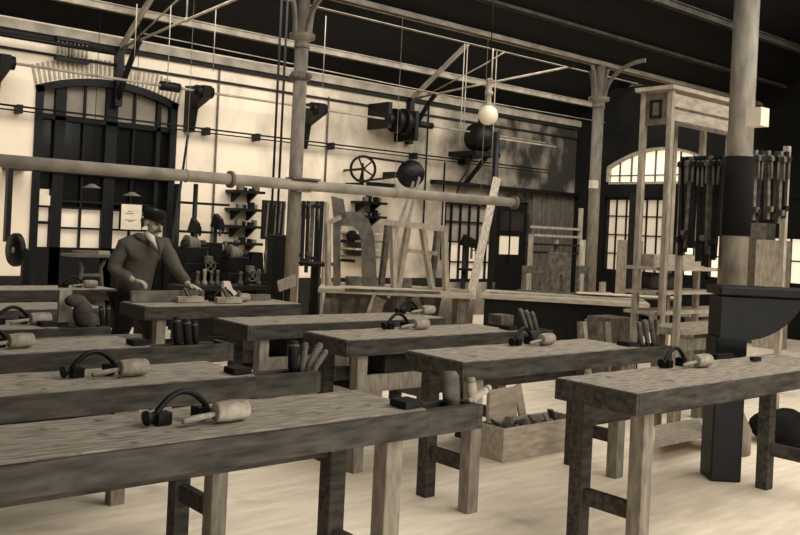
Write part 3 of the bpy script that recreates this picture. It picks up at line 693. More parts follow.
clamp_row(ra, rb, 7, .58, 'right of the thick column', (1, 3, 5), 'bar clamps right of the thick column', rise=.08)
ra = at(300, 203, D=12.3); rb = at(327, 204, D=11.9); ra.z = rb.z = (ra.z + rb.z) / 2
clamp_row(ra, rb, 6, .95, 'right of the first column', (3,), 'bar clamps right of the first column')
q = at(737, 157, D=p3.x * FWD.x + 3.5 * FWD.y); q2 = at(737, 236, D=p3.x * FWD.x + 3.5 * FWD.y)
MB().lathe((p3.x, 3.5, q2.z), [(.094, 0), (.102, 0), (.106, (q.z - q2.z) * .5), (.102, q.z - q2.z), (.094, q.z - q2.z)], n=28).build('dark_shell', mat('matt_black_shell', .10, .07, rough=1), c3)  # added dark shell in place of the clamps hanging before the shaft

# dark machine around the thick column
qa = at(725, 290, D=5.78); qb = at(792, 291, D=5.78)
r = empty('planing_machine', ((qa.x + qb.x) / 2, (qa.y + qb.y) / 2, 0), 'dark cast-iron planing machine beside the thick column at the right edge', 'machine')
d = (qb - qa); d.z = 0; d.normalize(); nrm = V((-d.y, d.x, 0)); z1 = qa.z + .02
def quad(p, L0, L1, w0, w1, za, zb): return [p + d * L0 + nrm * w0 + V((0, 0, za)), p + d * L1 + nrm * w0 + V((0, 0, za)), p + d * L1 + nrm * w1 + V((0, 0, za)), p + d * L0 + nrm * w1 + V((0, 0, za)), p + d * L0 + nrm * w0 + V((0, 0, zb)), p + d * L1 + nrm * w0 + V((0, 0, zb)), p + d * L1 + nrm * w1 + V((0, 0, zb)), p + d * L0 + nrm * w1 + V((0, 0, zb))]
q0 = V((qa.x, qa.y, 0))
MB().hexa(quad(q0, 0, .62, .08, .36, z1 - .06, z1)).build('table', IRON, r, bev=.01)
m = MB(); pts = [q0 + d * .02 + nrm * .10 + V((0, 0, z1 - .07)), q0 + d * .58 + nrm * .10 + V((0, 0, z1 - .07))]
pts += [q0 + d * (.56 - .40 * t ** 1.4) + nrm * .10 + V((0, 0, z1 - .07 - .28 * math.sin(t * math.pi / 2))) for t in [i / 8 for i in range(9)]]
pts += [q0 + d * .02 + nrm * .10 + V((0, 0, z1 - .36))]
m.prism(pts, nrm * .24).build('curved_casting', IRON, r)
MB().hexa(quad(q0, .0, .20, .10, .32, 0, z1 - .34)).build('pedestal', IRON, r, bev=.01)

# bench in front of the tall rack and little tables
def small_bench(P, L_, W_, z, label, ang, name='side_bench', m=TOPW, legm=LEGW):
    r = empty(name, (0, 0, 0), label, 'bench')
    MB().b(0, L_, 0, W_, z - .06, z).build('bench_top', m, r, bev=.005)
    for x in (.08, L_ - .16):
        for y in (.03, W_ - .11): MB().b(x, x + .08, y, y + .08, 0, z - .06).build('leg', legm, r)
    MB().b(.1, L_ - .1, .05, .08, z - .2, z - .1).build('stretcher', legm, r)
    r.location = P; r.rotation_euler = (0, 0, ang); return r
p = at(664, 327, z=.85); small_bench((p.x, B.y - .42, 0), .9, .32, .85, 'short pale bench in front of the tall rack', 0)
p = at(608, 322, z=.70); small_bench((p.x, p.y, 0), .5, .3, .70, 'low pale trestle between the far table and the tall rack', .0, name='low_trestle')
p = at(742, 318, z=.8); small_bench((p.x, p.y + .6, 0), 1.2, .5, .8, 'pale bench behind the dark planing machine', 0)

# odds and ends seen between the benches
def blockat(name, x, y, Y, w_, d_, h_, m_, label, cat, z=None):
    p = at(x, y, Y=Y); zz = p.z if z is None else z
    return tag(MB().b(p.x - w_ / 2, p.x + w_ / 2, Y, Y + d_, 0 if z is None else z, zz if z is None else z + h_).build(name, m_, bev=.006), label, cat)
blockat('wooden_stool', 622, 318, 5.35, .34, .3, 0, HANW, 'square brown stool block behind the far end of the second right-hand bench', 'stool')
blockat('board_stack', 300, 322, 6.15, .55, .08, 0, PALEX, 'pale boards on edge between the fourth right-hand bench and the one the man uses', 'boards')
blockat('board_stack', 335, 372, 5.15, .9, .06, 0, PALEX, 'pale boards on edge behind the third right-hand bench', 'boards')
blockat('board_stack', 60, 338, 5.15, 1.0, .06, 0, HANW, 'brown boards on edge behind the third left bench', 'boards')
for i, (x, l) in enumerate(((585, .05), (596, -.06), (606, .03), (618, -.03))):
    p = at(x, 334, Y=5.0); tag(MB().bar((p.x, 5.0, 0), (p.x + l, 5.1, at(x, 322, Y=5.05).z), .05, .03).build('upright_stave', [HANW, PALE][i % 2]), NTH[i] + ' from the left of four staves standing behind the second right-hand bench', 'stave', 'staves behind the second right-hand bench')

tb = at(182, 293, Y=8.6); te = at(268, 290, Y=8.6)
r = empty('tool_bench', ((tb.x + te.x) / 2, 8.75, 0), 'dark bench with upright tools behind the bench the man uses', 'bench')
MB().b(tb.x, te.x, 8.6, 8.95, .80, .85).build('bench_top', DARKW, r)
for x in (tb.x + .05, te.x - .13):
    for y in (8.63, 8.84): MB().b(x, x + .08, y, y + .08, 0, .80).build('leg', DARKW, r)
MB().b(tb.x + .1, te.x - .1, 8.86, 8.9, .2, .80).build('back_panel', IRON, r)
for i, (x, yt, m_) in enumerate(((197, 272, HANW), (204, 270, PALE), (211, 274, HANW), (217, 271, HANW), (240, 274, HANW), (246, 272, DARKW), (258, 270, HANW))):
    p = at(x, 290, Y=8.75); q = at(x + 1, yt, Y=8.75)
    tag(MB().lathe((p.x, 8.75, .85), [(.03, 0), (.032, .03), (.014, .06), (.018, .12), (.022, max(.14, q.z - .85)), (.012, max(.14, q.z - .85) + .01)], n=10).build('standing_tool', m_), NTH[i] + ' from the left of the upright tools on the dark bench behind the man', 'tool', 'upright tools on the dark bench')
# ------------------------------------------------------------------ far tables, dark, running across view
def diag_table(pa, pb, W_, z, label, topm, legm, skirt=.0, name='assembly_table'):
    d = (pb - pa); d.z = 0; L_ = d.length; ang = math.atan2(d.y, d.x)
    r = empty(name, (0, 0, 0), label, 'table')
    MB().b(0, L_, 0, W_, z - .05, z).build('table_top', topm, r, bev=.005)
    if skirt: MB().b(.05, L_ - .05, .05, W_ - .05, z - .05 - skirt, z - .051).build('skirt', legm, r)
    for x in (.1, L_ / 2, L_ - .2):
        for y in (.06, W_ - .16): MB().b(x, x + .1, y, y + .1, 0, z - .05 - skirt).build('leg', legm, r)
    r.location = (pa.x, pa.y, 0); r.rotation_euler = (0, 0, ang); return r, ang, L_
pa = at(480, 294, z=.85); pb = at(650, 304, z=.85)
T2, an2, L2 = diag_table(pa, pb, .95, .85, 'long dark-sided assembly table in the middle distance, right of the trestle frame', PALEX, IRON, skirt=.48)
pc = at(318, 288, z=.85); pd = at(476, 295, z=.85)
T1, an1, L1 = diag_table(pc, pd, .7, .85, 'long pale table under the trestle frames with boards stored below', PALEX, HANW)
d2 = V((math.cos(an2), math.sin(an2), 0)); n2 = V((-d2.y, d2.x, 0))
d1 = V((math.cos(an1), math.sin(an1), 0)); n1 = V((-d1.y, d1.x, 0))
pa.z = pb.z = 0; pc.z = 0
for i, (s, t, L_, off, lab) in enumerate(((.1, .25, 1.5, .25, 'long pale board lying flat at the front of the assembly table'), (.4, .55, 1.9, -.1, 'long narrow board lying across the back of the assembly table'), (1.1, .42, 1.2, .12, 'bright narrow batten in the middle of the assembly table'))):
    q = pa + d2 * s + n2 * t + V((0, 0, .021 * i)); tag(MB().bar(q + V((0, 0, .863)), q + d2 * L_ + n2 * off + V((0, 0, .863)), .08 + .03 * (i == 0), .02).build('flat_board', [PALEX, HANW, PAPER][i]), lab, 'board')
q = at(605, 294, z=.85); tag(MB().b(q.x - .05, q.x + .05, q.y + .03, q.y + .06, .852, 1.0).b(q.x - .1, q.x + .12, q.y - .02, q.y + .12, .852, .87).build('upright_block', PALE), 'small pale block standing on the right end of the assembly table', 'block')
# C shaped light frames (window casement jigs) behind table
for i, (x0_, x1_, yt, yb2) in enumerate(((524, 545, 266, 284), (551, 566, 268, 285), (578, 592, 266, 286))):
    a = at(x0_, yb2, Y=(8.2, 8.1, 7.66)[i]); b_ = at(x1_, yt, Y=a.y); 
    zb2 = a.z; h = b_.z - a.z
    yj = a.y
    tag(MB().b(a.x, b_.x, yj, yj + .05, a.z + h * .6, a.z + h).b(b_.x - .07, b_.x, yj, yj + .05, .62, a.z + h * .6).b(a.x, a.x + .04, yj, yj + .05, .62, a.z + h * .6).b(a.x - .02, b_.x + .02, yj - .06, yj + .1, 0, .62).build('jig_block', HANW), ['leftmost', 'middle', 'rightmost'][i] + ' of three angular wooden jigs behind the assembly table', 'jig', 'angular jigs behind the assembly table')
# rail stand behind
def railstand():
    Y = 10.0; f = lambda x, y: at(x, y, Y=Y)
    x0_ = f(530, 260).x; x1_ = f(577, 250).x; xm = f(556, 250).x; x2 = f(579, 220).x
    r = empty('rail_stand', (xm, Y, 0), 'open stand of pale rails in front of the far grey boarding', 'stand')
    MB().b(x0_ - .03, x0_ + .03, Y - .03, Y + .03, 0, f(530, 234).z).b(x1_ + .03, x1_ + .09, Y - .03, Y + .03, 0, f(577, 208).z).b(xm - .025, xm + .025, Y - .03, Y + .03, 0, f(556, 240).z).build('upright', PALE, r)
    for px, py in ((553, 228), (553, 236)):
        z = f(px, py).z; MB().b(x0_, x1_ + .03, Y - .03, Y + .03, z - .02, z + .02).build('rail', PALE, r)
    for py in (244, 252): z = f(556, py).z; MB().b(x0_ + .03, x1_, Y - .15, Y + .15, z - .03, z).build('shelf', DARKW, r)
    for k, (px, py) in enumerate(((542, 250), (566, 252))): pass
railstand()
q = at(567, 258, Y=9.2); tag(MB().b(q.x - .12, q.x + .12, 9.2, 9.5, 0, q.z + .08).build('wooden_bin', HANW, bev=.01), 'plain wooden bin standing in front of the rail stand', 'bin')
vline('pale_post', 583, 240, 288, 8.6, .045, PALE, 'short pale post left of the slim iron column', 'post')
q = at(594, 184, Y=7.88); tag(MB().b(q.x - .07, q.x + .06, 7.85, 7.915, q.z - .06, q.z + .05).build('switch_plate', PAPER), 'white switch plate fixed on the slim iron column', 'switch')
# dark post carrying end wall, left of the rack
q = at(634, 250, Y=9.0); tag(MB().b(q.x - .08, q.x + .08, 8.92, 9.08, 0, 2.35).build('timber_post', DARKW), 'thick dark timber post seen through the left bay of the tall rack', 'post')
# shapes at the far low end wall : pale boxes
for i, (x, y0_, y1_, wd) in enumerate(((624, 240, 268, .34), (768, 240, 262, .42), (757, 223, 240, .3))):
    X_ = 13.2; a = at(x, y1_, X=X_); b_ = at(x, y0_, X=X_)
    if i == 2: X_ = 13.6; a = at(x, y1_, X=X_); b_ = at(x, y0_, X=X_)
    tag(MB().b(X_, X_ + .3, a.y - wd / 2, a.y + wd / 2, 0, b_.z).build('tool_cupboard', PALE if i < 2 else GIRON, bev=.01), ['pale cupboard under the far arched window', 'pale cupboard at the right edge below the hanging clamps', 'grey cupboard standing behind the pale one at the right edge'][i], 'cupboard')

# ------------------------------------------------------------------ trestle frames + curved frame on table 1
def up(p, z): return V((p.x, p.y, z))
def trestle():
    r = empty('trestle_frame', tuple(at(415, 288, z=.86)), 'pale splayed-leg timber trestle frame standing on the long pale table', 'trestle')
    D0 = 9.3; f = lambda x, y, dd=0: at(x, y, D=D0 + dd)
    MB().bar(f(383, 222), f(446, 229), .07, .06).build('top_rail', PALE, r)
    for a, b_, dd in (((393, 223), (394, 288), 0), ((408, 226), (398, 288), .12), ((388, 223), (381, 286), .25), ((444, 228), (446, 291), 0), ((422, 228), (432, 289), .12), ((438, 228), (431, 289), .25)):
        MB().bar(f(*a, dd), f(*b_, dd), .055, .05).build('leg', PALE if dd < .2 else HANW, r)
    MB().bar(f(404, 250, .12), f(440, 254, .12), .05, .04).build('stretcher', PALE, r)
trestle()
def cframe():
    r = empty('curved_planer_frame', tuple(at(350, 286, z=.86)), 'grey curved casting like a bandsaw arm standing on the long table under the spoked wheel', 'machine')
    f = lambda x, y: at(x, y, D=9.5)
    outer = [(333, 286), (333, 218), (340, 213), (352, 211), (362, 214), (369, 221), (373, 232), (375, 248), (377, 286)]
    inner = [(362, 286), (361, 240), (358, 230), (352, 226), (341, 226), (340, 230), (340, 286)]
    MB().prism([f(*p) for p in outer + inner], FWD * .10).build('casting', GIRON, r)
    MB().prism([f(*p) for p in ((331, 196), (343, 199), (346, 217), (334, 224))], FWD * .10).build('head', GIRON, r)
    for y in (241, 260): MB().bar(f(341, y), f(355, y + 1), .10, .03).build('shelf', IRON, r)
    MB().lathe(f(352, 236) - FWD * .03, [(.04, 0), (.06, .03), (.03, .07)], axis=FWD).build('knob', IRON, r)
    MB().bar(f(326, 224), f(341, 217), .05, .05).bar(f(328, 224), f(328, 286), .05, .05).build('side_post', PALE, r)
cframe()
# items lying along the long table
for i, (a, b_, wd, m_) in enumerate((((330, 283), (400, 286), .06, PALEX), ((412, 287), (470, 291), .06, PALEX), ((345, 290), (440, 293), .05, HANW))):
    p = at(*a, z=.87); q = at(*b_, z=.87)
    tag(MB().bar(p, q, wd, .03).build('long_batten', m_), ['pale batten lying along the back of the long table, left half', 'pale batten lying along the back of the long table, right half', 'brown batten lying nearer the front edge of the long table'][i], 'batten')
for i, (x, y) in enumerate(((355, 288), (406, 290))):
    p = at(x, y, z=.86); tag(MB().b(p.x - .09, p.x + .09, p.y, p.y + .08, .89, .99).build('clamp_block', HANW, bev=.006), ['square wooden block on the long table under the curved frame', 'square wooden block on the long table under the trestle'][i], 'block')
# boards stored under long table
k = 0
place = ['first', 'second', 'third', 'fourth', 'fifth', 'sixth', 'seventh', 'eighth', 'ninth', 'tenth', 'eleventh', 'twelfth']
for i, (x, lean, m_) in enumerate(((325, .1, HANW), (331, .1, HANW), (350, -.1, HANW), (362, .1, HANW), (374, .3, PALEX), (386, .05, HANW), (424, -.3, PALE), (433, -.1, HANW), (447, .12, PALEX), (456, .3, PALE), (463, .2, HANW), (470, .05, PALE))):
    p = at(x, 296, z=.78); q = p + n1 * .2; q.z = 0
    tag(MB().bar(q + d1 * -lean * .6, q + d1 * lean * .3 + n1 * .05 + V((0, 0, .74)), .09 + .03 * (i % 3), .025, side=d1).build('stored_board', m_), 'upright board stored below the long table, %s from the left' % place[i], 'board', 'boards stored below the long table')

# ------------------------------------------------------------------ machines at the wall, left half
def toolshelf(x0, x1, ys, Y, label):
    a = at(x0, ys[0], Y=Y); b_ = at(x1, ys[0], Y=Y)
    r = empty('tool_shelf', ((a.x + b_.x) / 2, Y, at(x0, ys[-1], Y=Y).z), label, 'wall shelf')
    for y in ys:
        z = at((x0 + x1) / 2, y, Y=Y).z
        MB().b(a.x, b_.x, Y - .1, YW, z - .02, z + .02).build('shelf', IRON, r)
        for x in (a.x + .12, b_.x - .12): MB().prism([(x - .02, YW, z - .02), (x - .02, Y - .05, z - .02), (x - .02, YW, z - .16)], (.04, 0, 0)).build('shelf_bracket', IRON, r)
        for j in range(7):
            x = a.x + .06 + (b_.x - a.x - .12) * j / 6; hh = .03 + random.random() * .07; wv = .02 + random.random() * .03
            if j % 3: MB().b(x - wv, x + wv, Y - .06, Y + .02, z + .02, z + .02 + hh).build('shelf_tool', GIRON if j % 2 else IRON, r)
    return r
toolshelf(232, 262, (192, 210, 227, 244), 11.8, 'dark wall shelves of tooling left of the first column')
toolshelf(358, 384, (203, 217), 11.8, 'dark wall shelves of tooling below the spoked wheel')
# shelf boards below
for i, y in enumerate((232, 240, 248, 256)):
    a = at(352, y, Y=11.7); b_ = at(386, y + 1, Y=11.7)
    tag(MB().b(a.x, b_.x, 11.6, YW, a.z - .03, a.z).build('slat_shelf', GIRON if i % 2 else PALE), ['top', 'second', 'third', 'lowest'][i] + ' slat shelf on the wall behind the curved grey frame', 'shelf', 'slat shelves behind the curved frame')
# wall cupboard w/ tools beside column
qa = at(264, 200, Y=10.6); qb = at(284, 240, Y=10.6)
r = empty('tool_board', (qa.x, 10.6, qb.z), 'dark upright tool board with hanging tools just left of the first column', 'tool board')
MB().b(qa.x, qb.x, 10.6, 10.65, qb.z, qa.z).build('back_board', DARKW, r)
for i in range(5):
    x = qa.x + .04 + i * (qb.x - qa.x - .08) / 4; MB().bar((x, 10.58, qb.z + .04 + .05 * (i % 2)), (x + .02, 10.58, qa.z - .03), .02, .015).build('hanging_tool', HANW if i in (1, 3) else GIRON, r)
MB().b(qa.x + .1, qa.x + .16, 10.62, 10.68, 0, qb.z).b(qb.x - .1, qb.x - .04, 10.62, 10.68, 0, qb.z).build('support_post', HANW, r)

def lathe_machine(x0, x1, ybed, Y, label, seed):
    rnd = random.Random(seed); a = at(x0, ybed, Y=Y); b_ = at(x1, ybed, Y=Y); z = a.z; L_ = b_.x - a.x
    r = empty('metal_lathe', ((a.x + b_.x) / 2, Y, 0), label, 'lathe', 'dark machines along the back wall')
    MB().b(a.x, b_.x, Y - .15, Y + .15, z - .12, z).build('bed', IRON, r, bev=.01)
    for x in (a.x + .06, b_.x - .22): MB().prism([(x - .04, Y - .2, 0), (x + .20, Y - .2, 0), (x + .16, Y - .2, z - .12), (x, Y - .2, z - .12)], (0, .4, 0)).build('leg', IRON, r)
    MB().b(a.x + .02, a.x + .32, Y - .13, Y + .13, z, z + .2).cyl((a.x + .02, Y, z + .22), (a.x + .34, Y, z + .22), .07).build('headstock', IRON, r, bev=.01)
    m = MB()
    for k, R in enumerate((.13, .11, .09)): m.cyl((a.x + .07 + k * .06, Y, z + .22), (a.x + .12 + k * .06, Y, z + .22), R, 20)
    m.build('cone_pulley', GIRON, r)
    MB().prism([(b_.x - .25, Y - .08, z), (b_.x - .02, Y - .08, z), (b_.x - .05, Y - .08, z + .26), (b_.x - .2, Y - .08, z + .26)], (0, .16, 0)).build('tailstock', IRON, r)
    wheel((b_.x + .03, Y - .02, z + .2), (1, -.4, 0), .08, .02, 4, r, GIRON, 'handwheel')
    MB().b(a.x + L_ * .45, a.x + L_ * .6, Y - .2, Y + .15, z, z + .09).b(a.x + L_ * .48, a.x + L_ * .55, Y - .12, Y, z + .09, z + .16).build('carriage', GIRON, r, bev=.006)
    wheel((a.x + L_ * .52, Y - .23, z - .03), (0, -1, 0), .07, .018, 4, r, GIRON, 'handwheel')
lathe_machine(180, 222, 262, 10.6, 'dark lathe behind the outstretched arm of the man', 1)
lathe_machine(222, 262, 272, 10.1, 'dark lathe with handwheels left of the tool board', 2)
# drill press like machines
def drill(x, ytop, ybase, Y, label, m_=IRON, s=1.0):
    a = at(x, ytop, Y=Y); zt_ = a.z; zb2 = at(x, ybase, Y=Y).z
    r = empty('drill_press', (a.x, Y, 0), label, 'drill press', 'dark machines along the back wall'); X_ = a.x
    MB().lathe((X_, Y, 0), [(.2 * s, 0), (.2 * s, .05), (.06 * s, .1), (.045 * s, .2), (.045 * s, zt_)], n=14).build('pillar', m_, r)
    MB().b(X_ - .16 * s, X_ + .16 * s, Y - .25 * s, Y + .02, zb2 - .04, zb2).build('work_table', m_, r, bev=.008)
    MB().prism([(X_ - .05 * s, Y + .1, zt_ - .12), (X_ - .05 * s, Y - .25 * s, zt_ - .16), (X_ - .05 * s, Y - .25 * s, zt_ - .02), (X_ - .05 * s, Y, zt_ + .06)], (.1 * s, 0, 0)).build('head', m_, r)
    MB().cyl((X_, Y - .2 * s, zt_ - .40 * s), (X_, Y - .2 * s, zt_ - .05), .025 * s, 10).build('spindle', GIRON, r)
    wheel((X_ + .1 * s, Y - .15 * s, zt_ - .12), (1, -.3, 0), .10 * s, .02, 4, r, m_, 'handwheel')
drill(216, 218, 250, 11.0, 'dark drill press standing left of the wall shelves', s=.62)
drill(193, 222, 252, 11.2, 'dark drill press right above the outstretched arm of the man', s=.62)
drill(465, 238, 268, 10.8, 'dark drill press in front of the barred back window', s=.85)
q = at(316, 262, Y=9.2); r = empty('round_vise_stand', (q.x, 9.2, 0), 'dark round-topped pedestal stand right of the first column', 'stand')
MB().lathe((q.x, 9.2, 0), [(.2, 0), (.2, .04), (.07, .08), (.06, q.z - .06), (.22, q.z - .04), (.22, q.z)], n=20).build('pedestal', IRON, r)
# bandsaw like upright with hoop around column left
for i, (x, h, m_) in enumerate(((276, 292, DARKW),)):
    p = at(x, h, Y=9.0); tag(MB().b(p.x - .09, p.x + .09, 8.95, 9.1, 0, 1.42).build('dark_cabinet', IRON, bev=.01), 'narrow dark cabinet standing left of the first column', 'cabinet')
p = at(291, 277, D=7.9); 
q0_ = [at(277, 281, D=8.2), at(295, 274, D=8.2), at(296, 286, D=8.2), at(279, 292, D=8.2)]
c0 = (q0_[0] + q0_[1] + q0_[2] + q0_[3]) / 4 + FWD * .05
r = empty('tilted_board', (c0.x, c0.y, 0), 'small tilted pale board on a dark post in front of the first column base', 'board')
MB().prism(q0_, FWD * .03).build('board', PALE, r)
MB().bar((c0.x, c0.y, 0), (c0.x, c0.y, c0.z + .03), .04).build('post', IRON, r)
# leaning diagonal pole at right of door
a = at(188, 135, Y=11.7); b_ = at(171, 252, Y=11.2)
tag(MB().bar(a, (b_.x, b_.y, b_.z), .03, .03).build('leaning_pole', IRON), 'thin dark pole leaning on the wall right of the arched door', 'pole')
for i, (x, w_) in enumerate(((178, .05), (196, .035))): vline('stand_post', x, 184, 270, 11.6, w_, IRON, ['thick dark stand post right of the arched door', 'slim dark stand post further right of the arched door'][i], 'post')
for i, y in enumerate((202, 231)):
    a = at(176, y, Y=11.65); b_ = at(228, y + 3, Y=11.65); tag(MB().b(a.x, b_.x, 11.6, 11.66, a.z - .02, a.z + .015).build('stand_rail', IRON), ['upper', 'lower'][i] + ' dark rail on the wall right of the arched door', 'rail')
# wall: dark shades over the door panes (pendant lamp shades)
for i, (x, y) in enumerate(((92, 188), (132, 196))):
    p = at(x, y, Y=11.0); r = empty('lamp_shade_pendant', p, ['left', 'right'][i] + ' flat enamel lamp shade hanging before the arched door', 'lamp')
    MB().lathe(p, [(.03, .05), (.05, .035), (.11, .005), (.115, 0), (.02, .02)]).build('shade', GIRON, r)
    MB().cyl(p + V((0, 0, .04)), (p.x, 11.0, pz + .2 + 1.9), .004, 6).build('cord', IRON, r)
# poster
a = at(122, 204, Y=11.9); b_ = at(141, 230, Y=11.9)
r = empty('wall_notice', ((a.x + b_.x) / 2, 11.9, b_.z), 'white framed notice sheet hanging on the door behind the cap of the man', 'notice')
MB().b(a.x - .02, b_.x + .02, 11.915, 11.935, b_.z - .02, a.z + .02).build('frame', DOORP, r)
MB().b(a.x, b_.x, 11.905, 11.915, b_.z, a.z).build('sheet', PAPER, r)
m = MB()
for dx, dz, wv in ((.09, .10, .06), (.06, .13, .12), (.05, .22, .16), (.1, .24, .06)): m.b(a.x + dx, a.x + dx + wv, 11.901, 11.905, a.z - dz, a.z - dz + .008)
m.build('faint_writing', INK, r)
a = at(39, 195, Y=11.98); MB().b(a.x, a.x + .15, 11.99, 12.01, a.z - .13, a.z).build('paper_slip', PAPER, bpy.data.objects['door_1'])
# wheel at the left edge
p = at(17, 250, D=8.8); r = empty('grinding_wheel', (p.x, p.y, 0), 'dark disc wheel on a post at the left edge', 'wheel')
MB().lathe(p - RGT * .03, [(.03, -.03), (.15, -.02), (.165, 0), (.165, .04), (.15, .05), (.03, .06)], axis=FWD + RGT * .9, n=28).build('disc', IRON, r)
MB().ball(p - FWD * .03, .04).build('hub', STEEL, r)
MB().bar((p.x + .12, p.y + .1, 0), (p.x + .12, p.y + .1, p.z), .07).bar((p.x + .12, p.y + .1, p.z), p, .03).build('stand', IRON, r)
a = at(22, 170, Y=11.6); tag(MB().b(a.x - .12, a.x + .15, 11.6, YW, a.z, a.z + .05).b(a.x - .16, a.x - .10, 11.6, 11.7, a.z - .9, a.z + .04).build('wall_bracket', IRON), 'dark bracket on the pale wall left of the arched door', 'bracket')
# little machine table left of the man
p = at(92, 254, D=9.6)
r = empty('treadle_table', (p.x, p.y, 0), 'small iron table with curved legs behind the left benches', 'table')
MB().b(p.x - .28, p.x + .22, p.y - .15, p.y + .15, p.z - .03, p.z).build('table_top', GIRON, r)
for s in (-1, 1):
    MB().path([(p.x + s * .16, p.y, p.z - .03), (p.x + s * .10, p.y, p.z - .15), (p.x + s * .12, p.y, p.z - .3), (p.x + s * .2, p.y, 0)], .022, 8).build('leg', GIRON, r)
MB().b(p.x - .1, p.x + .1, p.y - .02, p.y + .02, p.z - .24, p.z - .21).build('stretcher', GIRON, r)
for i, (dx, w_) in enumerate(((-.08, .12), (.12, .07))): tag(MB().b(p.x + dx - w_, p.x + dx + w_ * .8, p.y - .05, p.y + .05, p.z, p.z + .035).build('tool_box', [GIRON, PALE][i]), ['dark flat box on the small iron table', 'pale flat box on the small iron table'][i], 'box')

# ------------------------------------------------------------------ the man
DM = 8.05
def j(x, y, dd=0): return at(x, y, D=DM + dd)
def skin_mesh(name, verts, edges, radii, root=0, sub=2):
    me = bpy.data.meshes.new(name); me.from_pydata([tuple(v) for v in verts], edges, []); o = bpy.data.objects.new(name, me); COL.objects.link(o)
    md = o.modifiers.new('skin', 'SKIN'); md.use_smooth_shade = True
    for i, rr in enumerate(radii):
        sv = me.skin_vertices[0].data[i]; sv.radius = rr if isinstance(rr, tuple) else (rr, rr); sv.use_root = (i == root)
    s_ = o.modifiers.new('sub', 'SUBSURF'); s_.levels = sub; s_.render_levels = sub
    dg = bpy.context.evaluated_depsgraph_get(); ev = o.evaluated_get(dg); nm_ = bpy.data.meshes.new_from_object(ev)
    bpy.data.objects.remove(o); return nm_
hip = j(133, 293, .10); 
J = dict(pel=hip, sp1=j(135, 276, .08), sp2=j(140, 256, .05), chest=j(143, 246, .04), neck=j(149, 237, .0), head0=j(151, 231, -.02),
         shL=j(164, 246, .12), elL=j(176, 268, .02), wrL=j(189, 285, -.12), shR=j(124, 247, -.08), elR=j(112, 270, -.12), wrR=j(135, 280.5, -.20),
         hpL=j(140, 300, .18), hpR=j(128, 301, .02))
fl = lambda x, dd: V((j(x, 300, dd).x, j(x, 300, dd).y, 0))
knL = fl(148, .22); knL.z = .50; anL = fl(148, .30); anL.z = .09; toL = anL + V((.16, -.06, -.05))
knR = fl(122, .05); knR.z = .50; anR = fl(112, .10); anR.z = .09; toR = anR + V((.16, -.06, -.05))
man = empty('person', (hip.x, hip.y, 0), 'man in dark cap and grey jacket leaning over a bench, hands on the work', 'person')
vs = [J['pel'], J['sp1'], J['sp2'], J['chest'], J['neck'], J['head0'], J['shL'], J['elL'], J['wrL'], J['shR'], J['elR'], J['wrR'], J['hpL'], knL, anL, toL, J['hpR'], knR, anR, toR]
ed = [(0, 1), (1, 2), (2, 3), (3, 4), (4, 5), (3, 6), (6, 7), (7, 8), (3, 9), (9, 10), (10, 11), (0, 12), (12, 13), (13, 14), (14, 15), (0, 16), (16, 17), (17, 18), (18, 19)]
rad = [.13, .12, .135, .12, .055, .05, .06, .042, .028, .06, .042, .028, .085, .06, .042, .035, .085, .06, .042, .035]
body_me = skin_mesh('b', vs, ed, rad)
bm = bmesh.new(); bm.from_mesh(body_me)
# head: looks to image right and down
hc = j(153.5, 222.5, -.02); face = (RGT * .80 - FWD * .52 + V((0, 0, -.28))).normalized(); hup = (UP + face * .25); hup = (hup - face * hup.dot(face)).normalized(); hside = face.cross(hup).normalized()
HB = Matrix((face, hside, hup)).transposed()
def hp(f, s_, u): return hc + HB @ V((f, s_, u))
def addball(c, r, sc, seg=16):
    g = bmesh.ops.create_uvsphere(bm, u_segments=seg, v_segments=seg // 2 + 2, radius=r)
    for v in g['verts']: v.co = V(c) + HB @ V((v.co.x * sc[0], v.co.y * sc[1], v.co.z * sc[2]))
addball(hp(-.01, 0, .03), .085, (1.12, .92, 1.05)); addball(hp(.03, 0, -.05), .06, (1.0, .9, 1.0)); addball(hp(.058, 0, -.095), .026, (1, 1.1, .9))
addball(hp(.098, 0, -.018), .017, (1.1, .8, 1.0)); addball(hp(.088, 0, .005), .013, (1, .7, 1.8)); addball(hp(.076, 0, .032), .03, (.7, 1.7, .4))
for s_ in (-1, 1): addball(hp(-.01, s_ * .08, -.01), .024, (.9, .4, 1.4)); addball(hp(.05, s_ * .038, -.03), .026, (1, .8, .8))
addball(hp(.075, 0, -.066), .018, (.8, 1.4, .5))
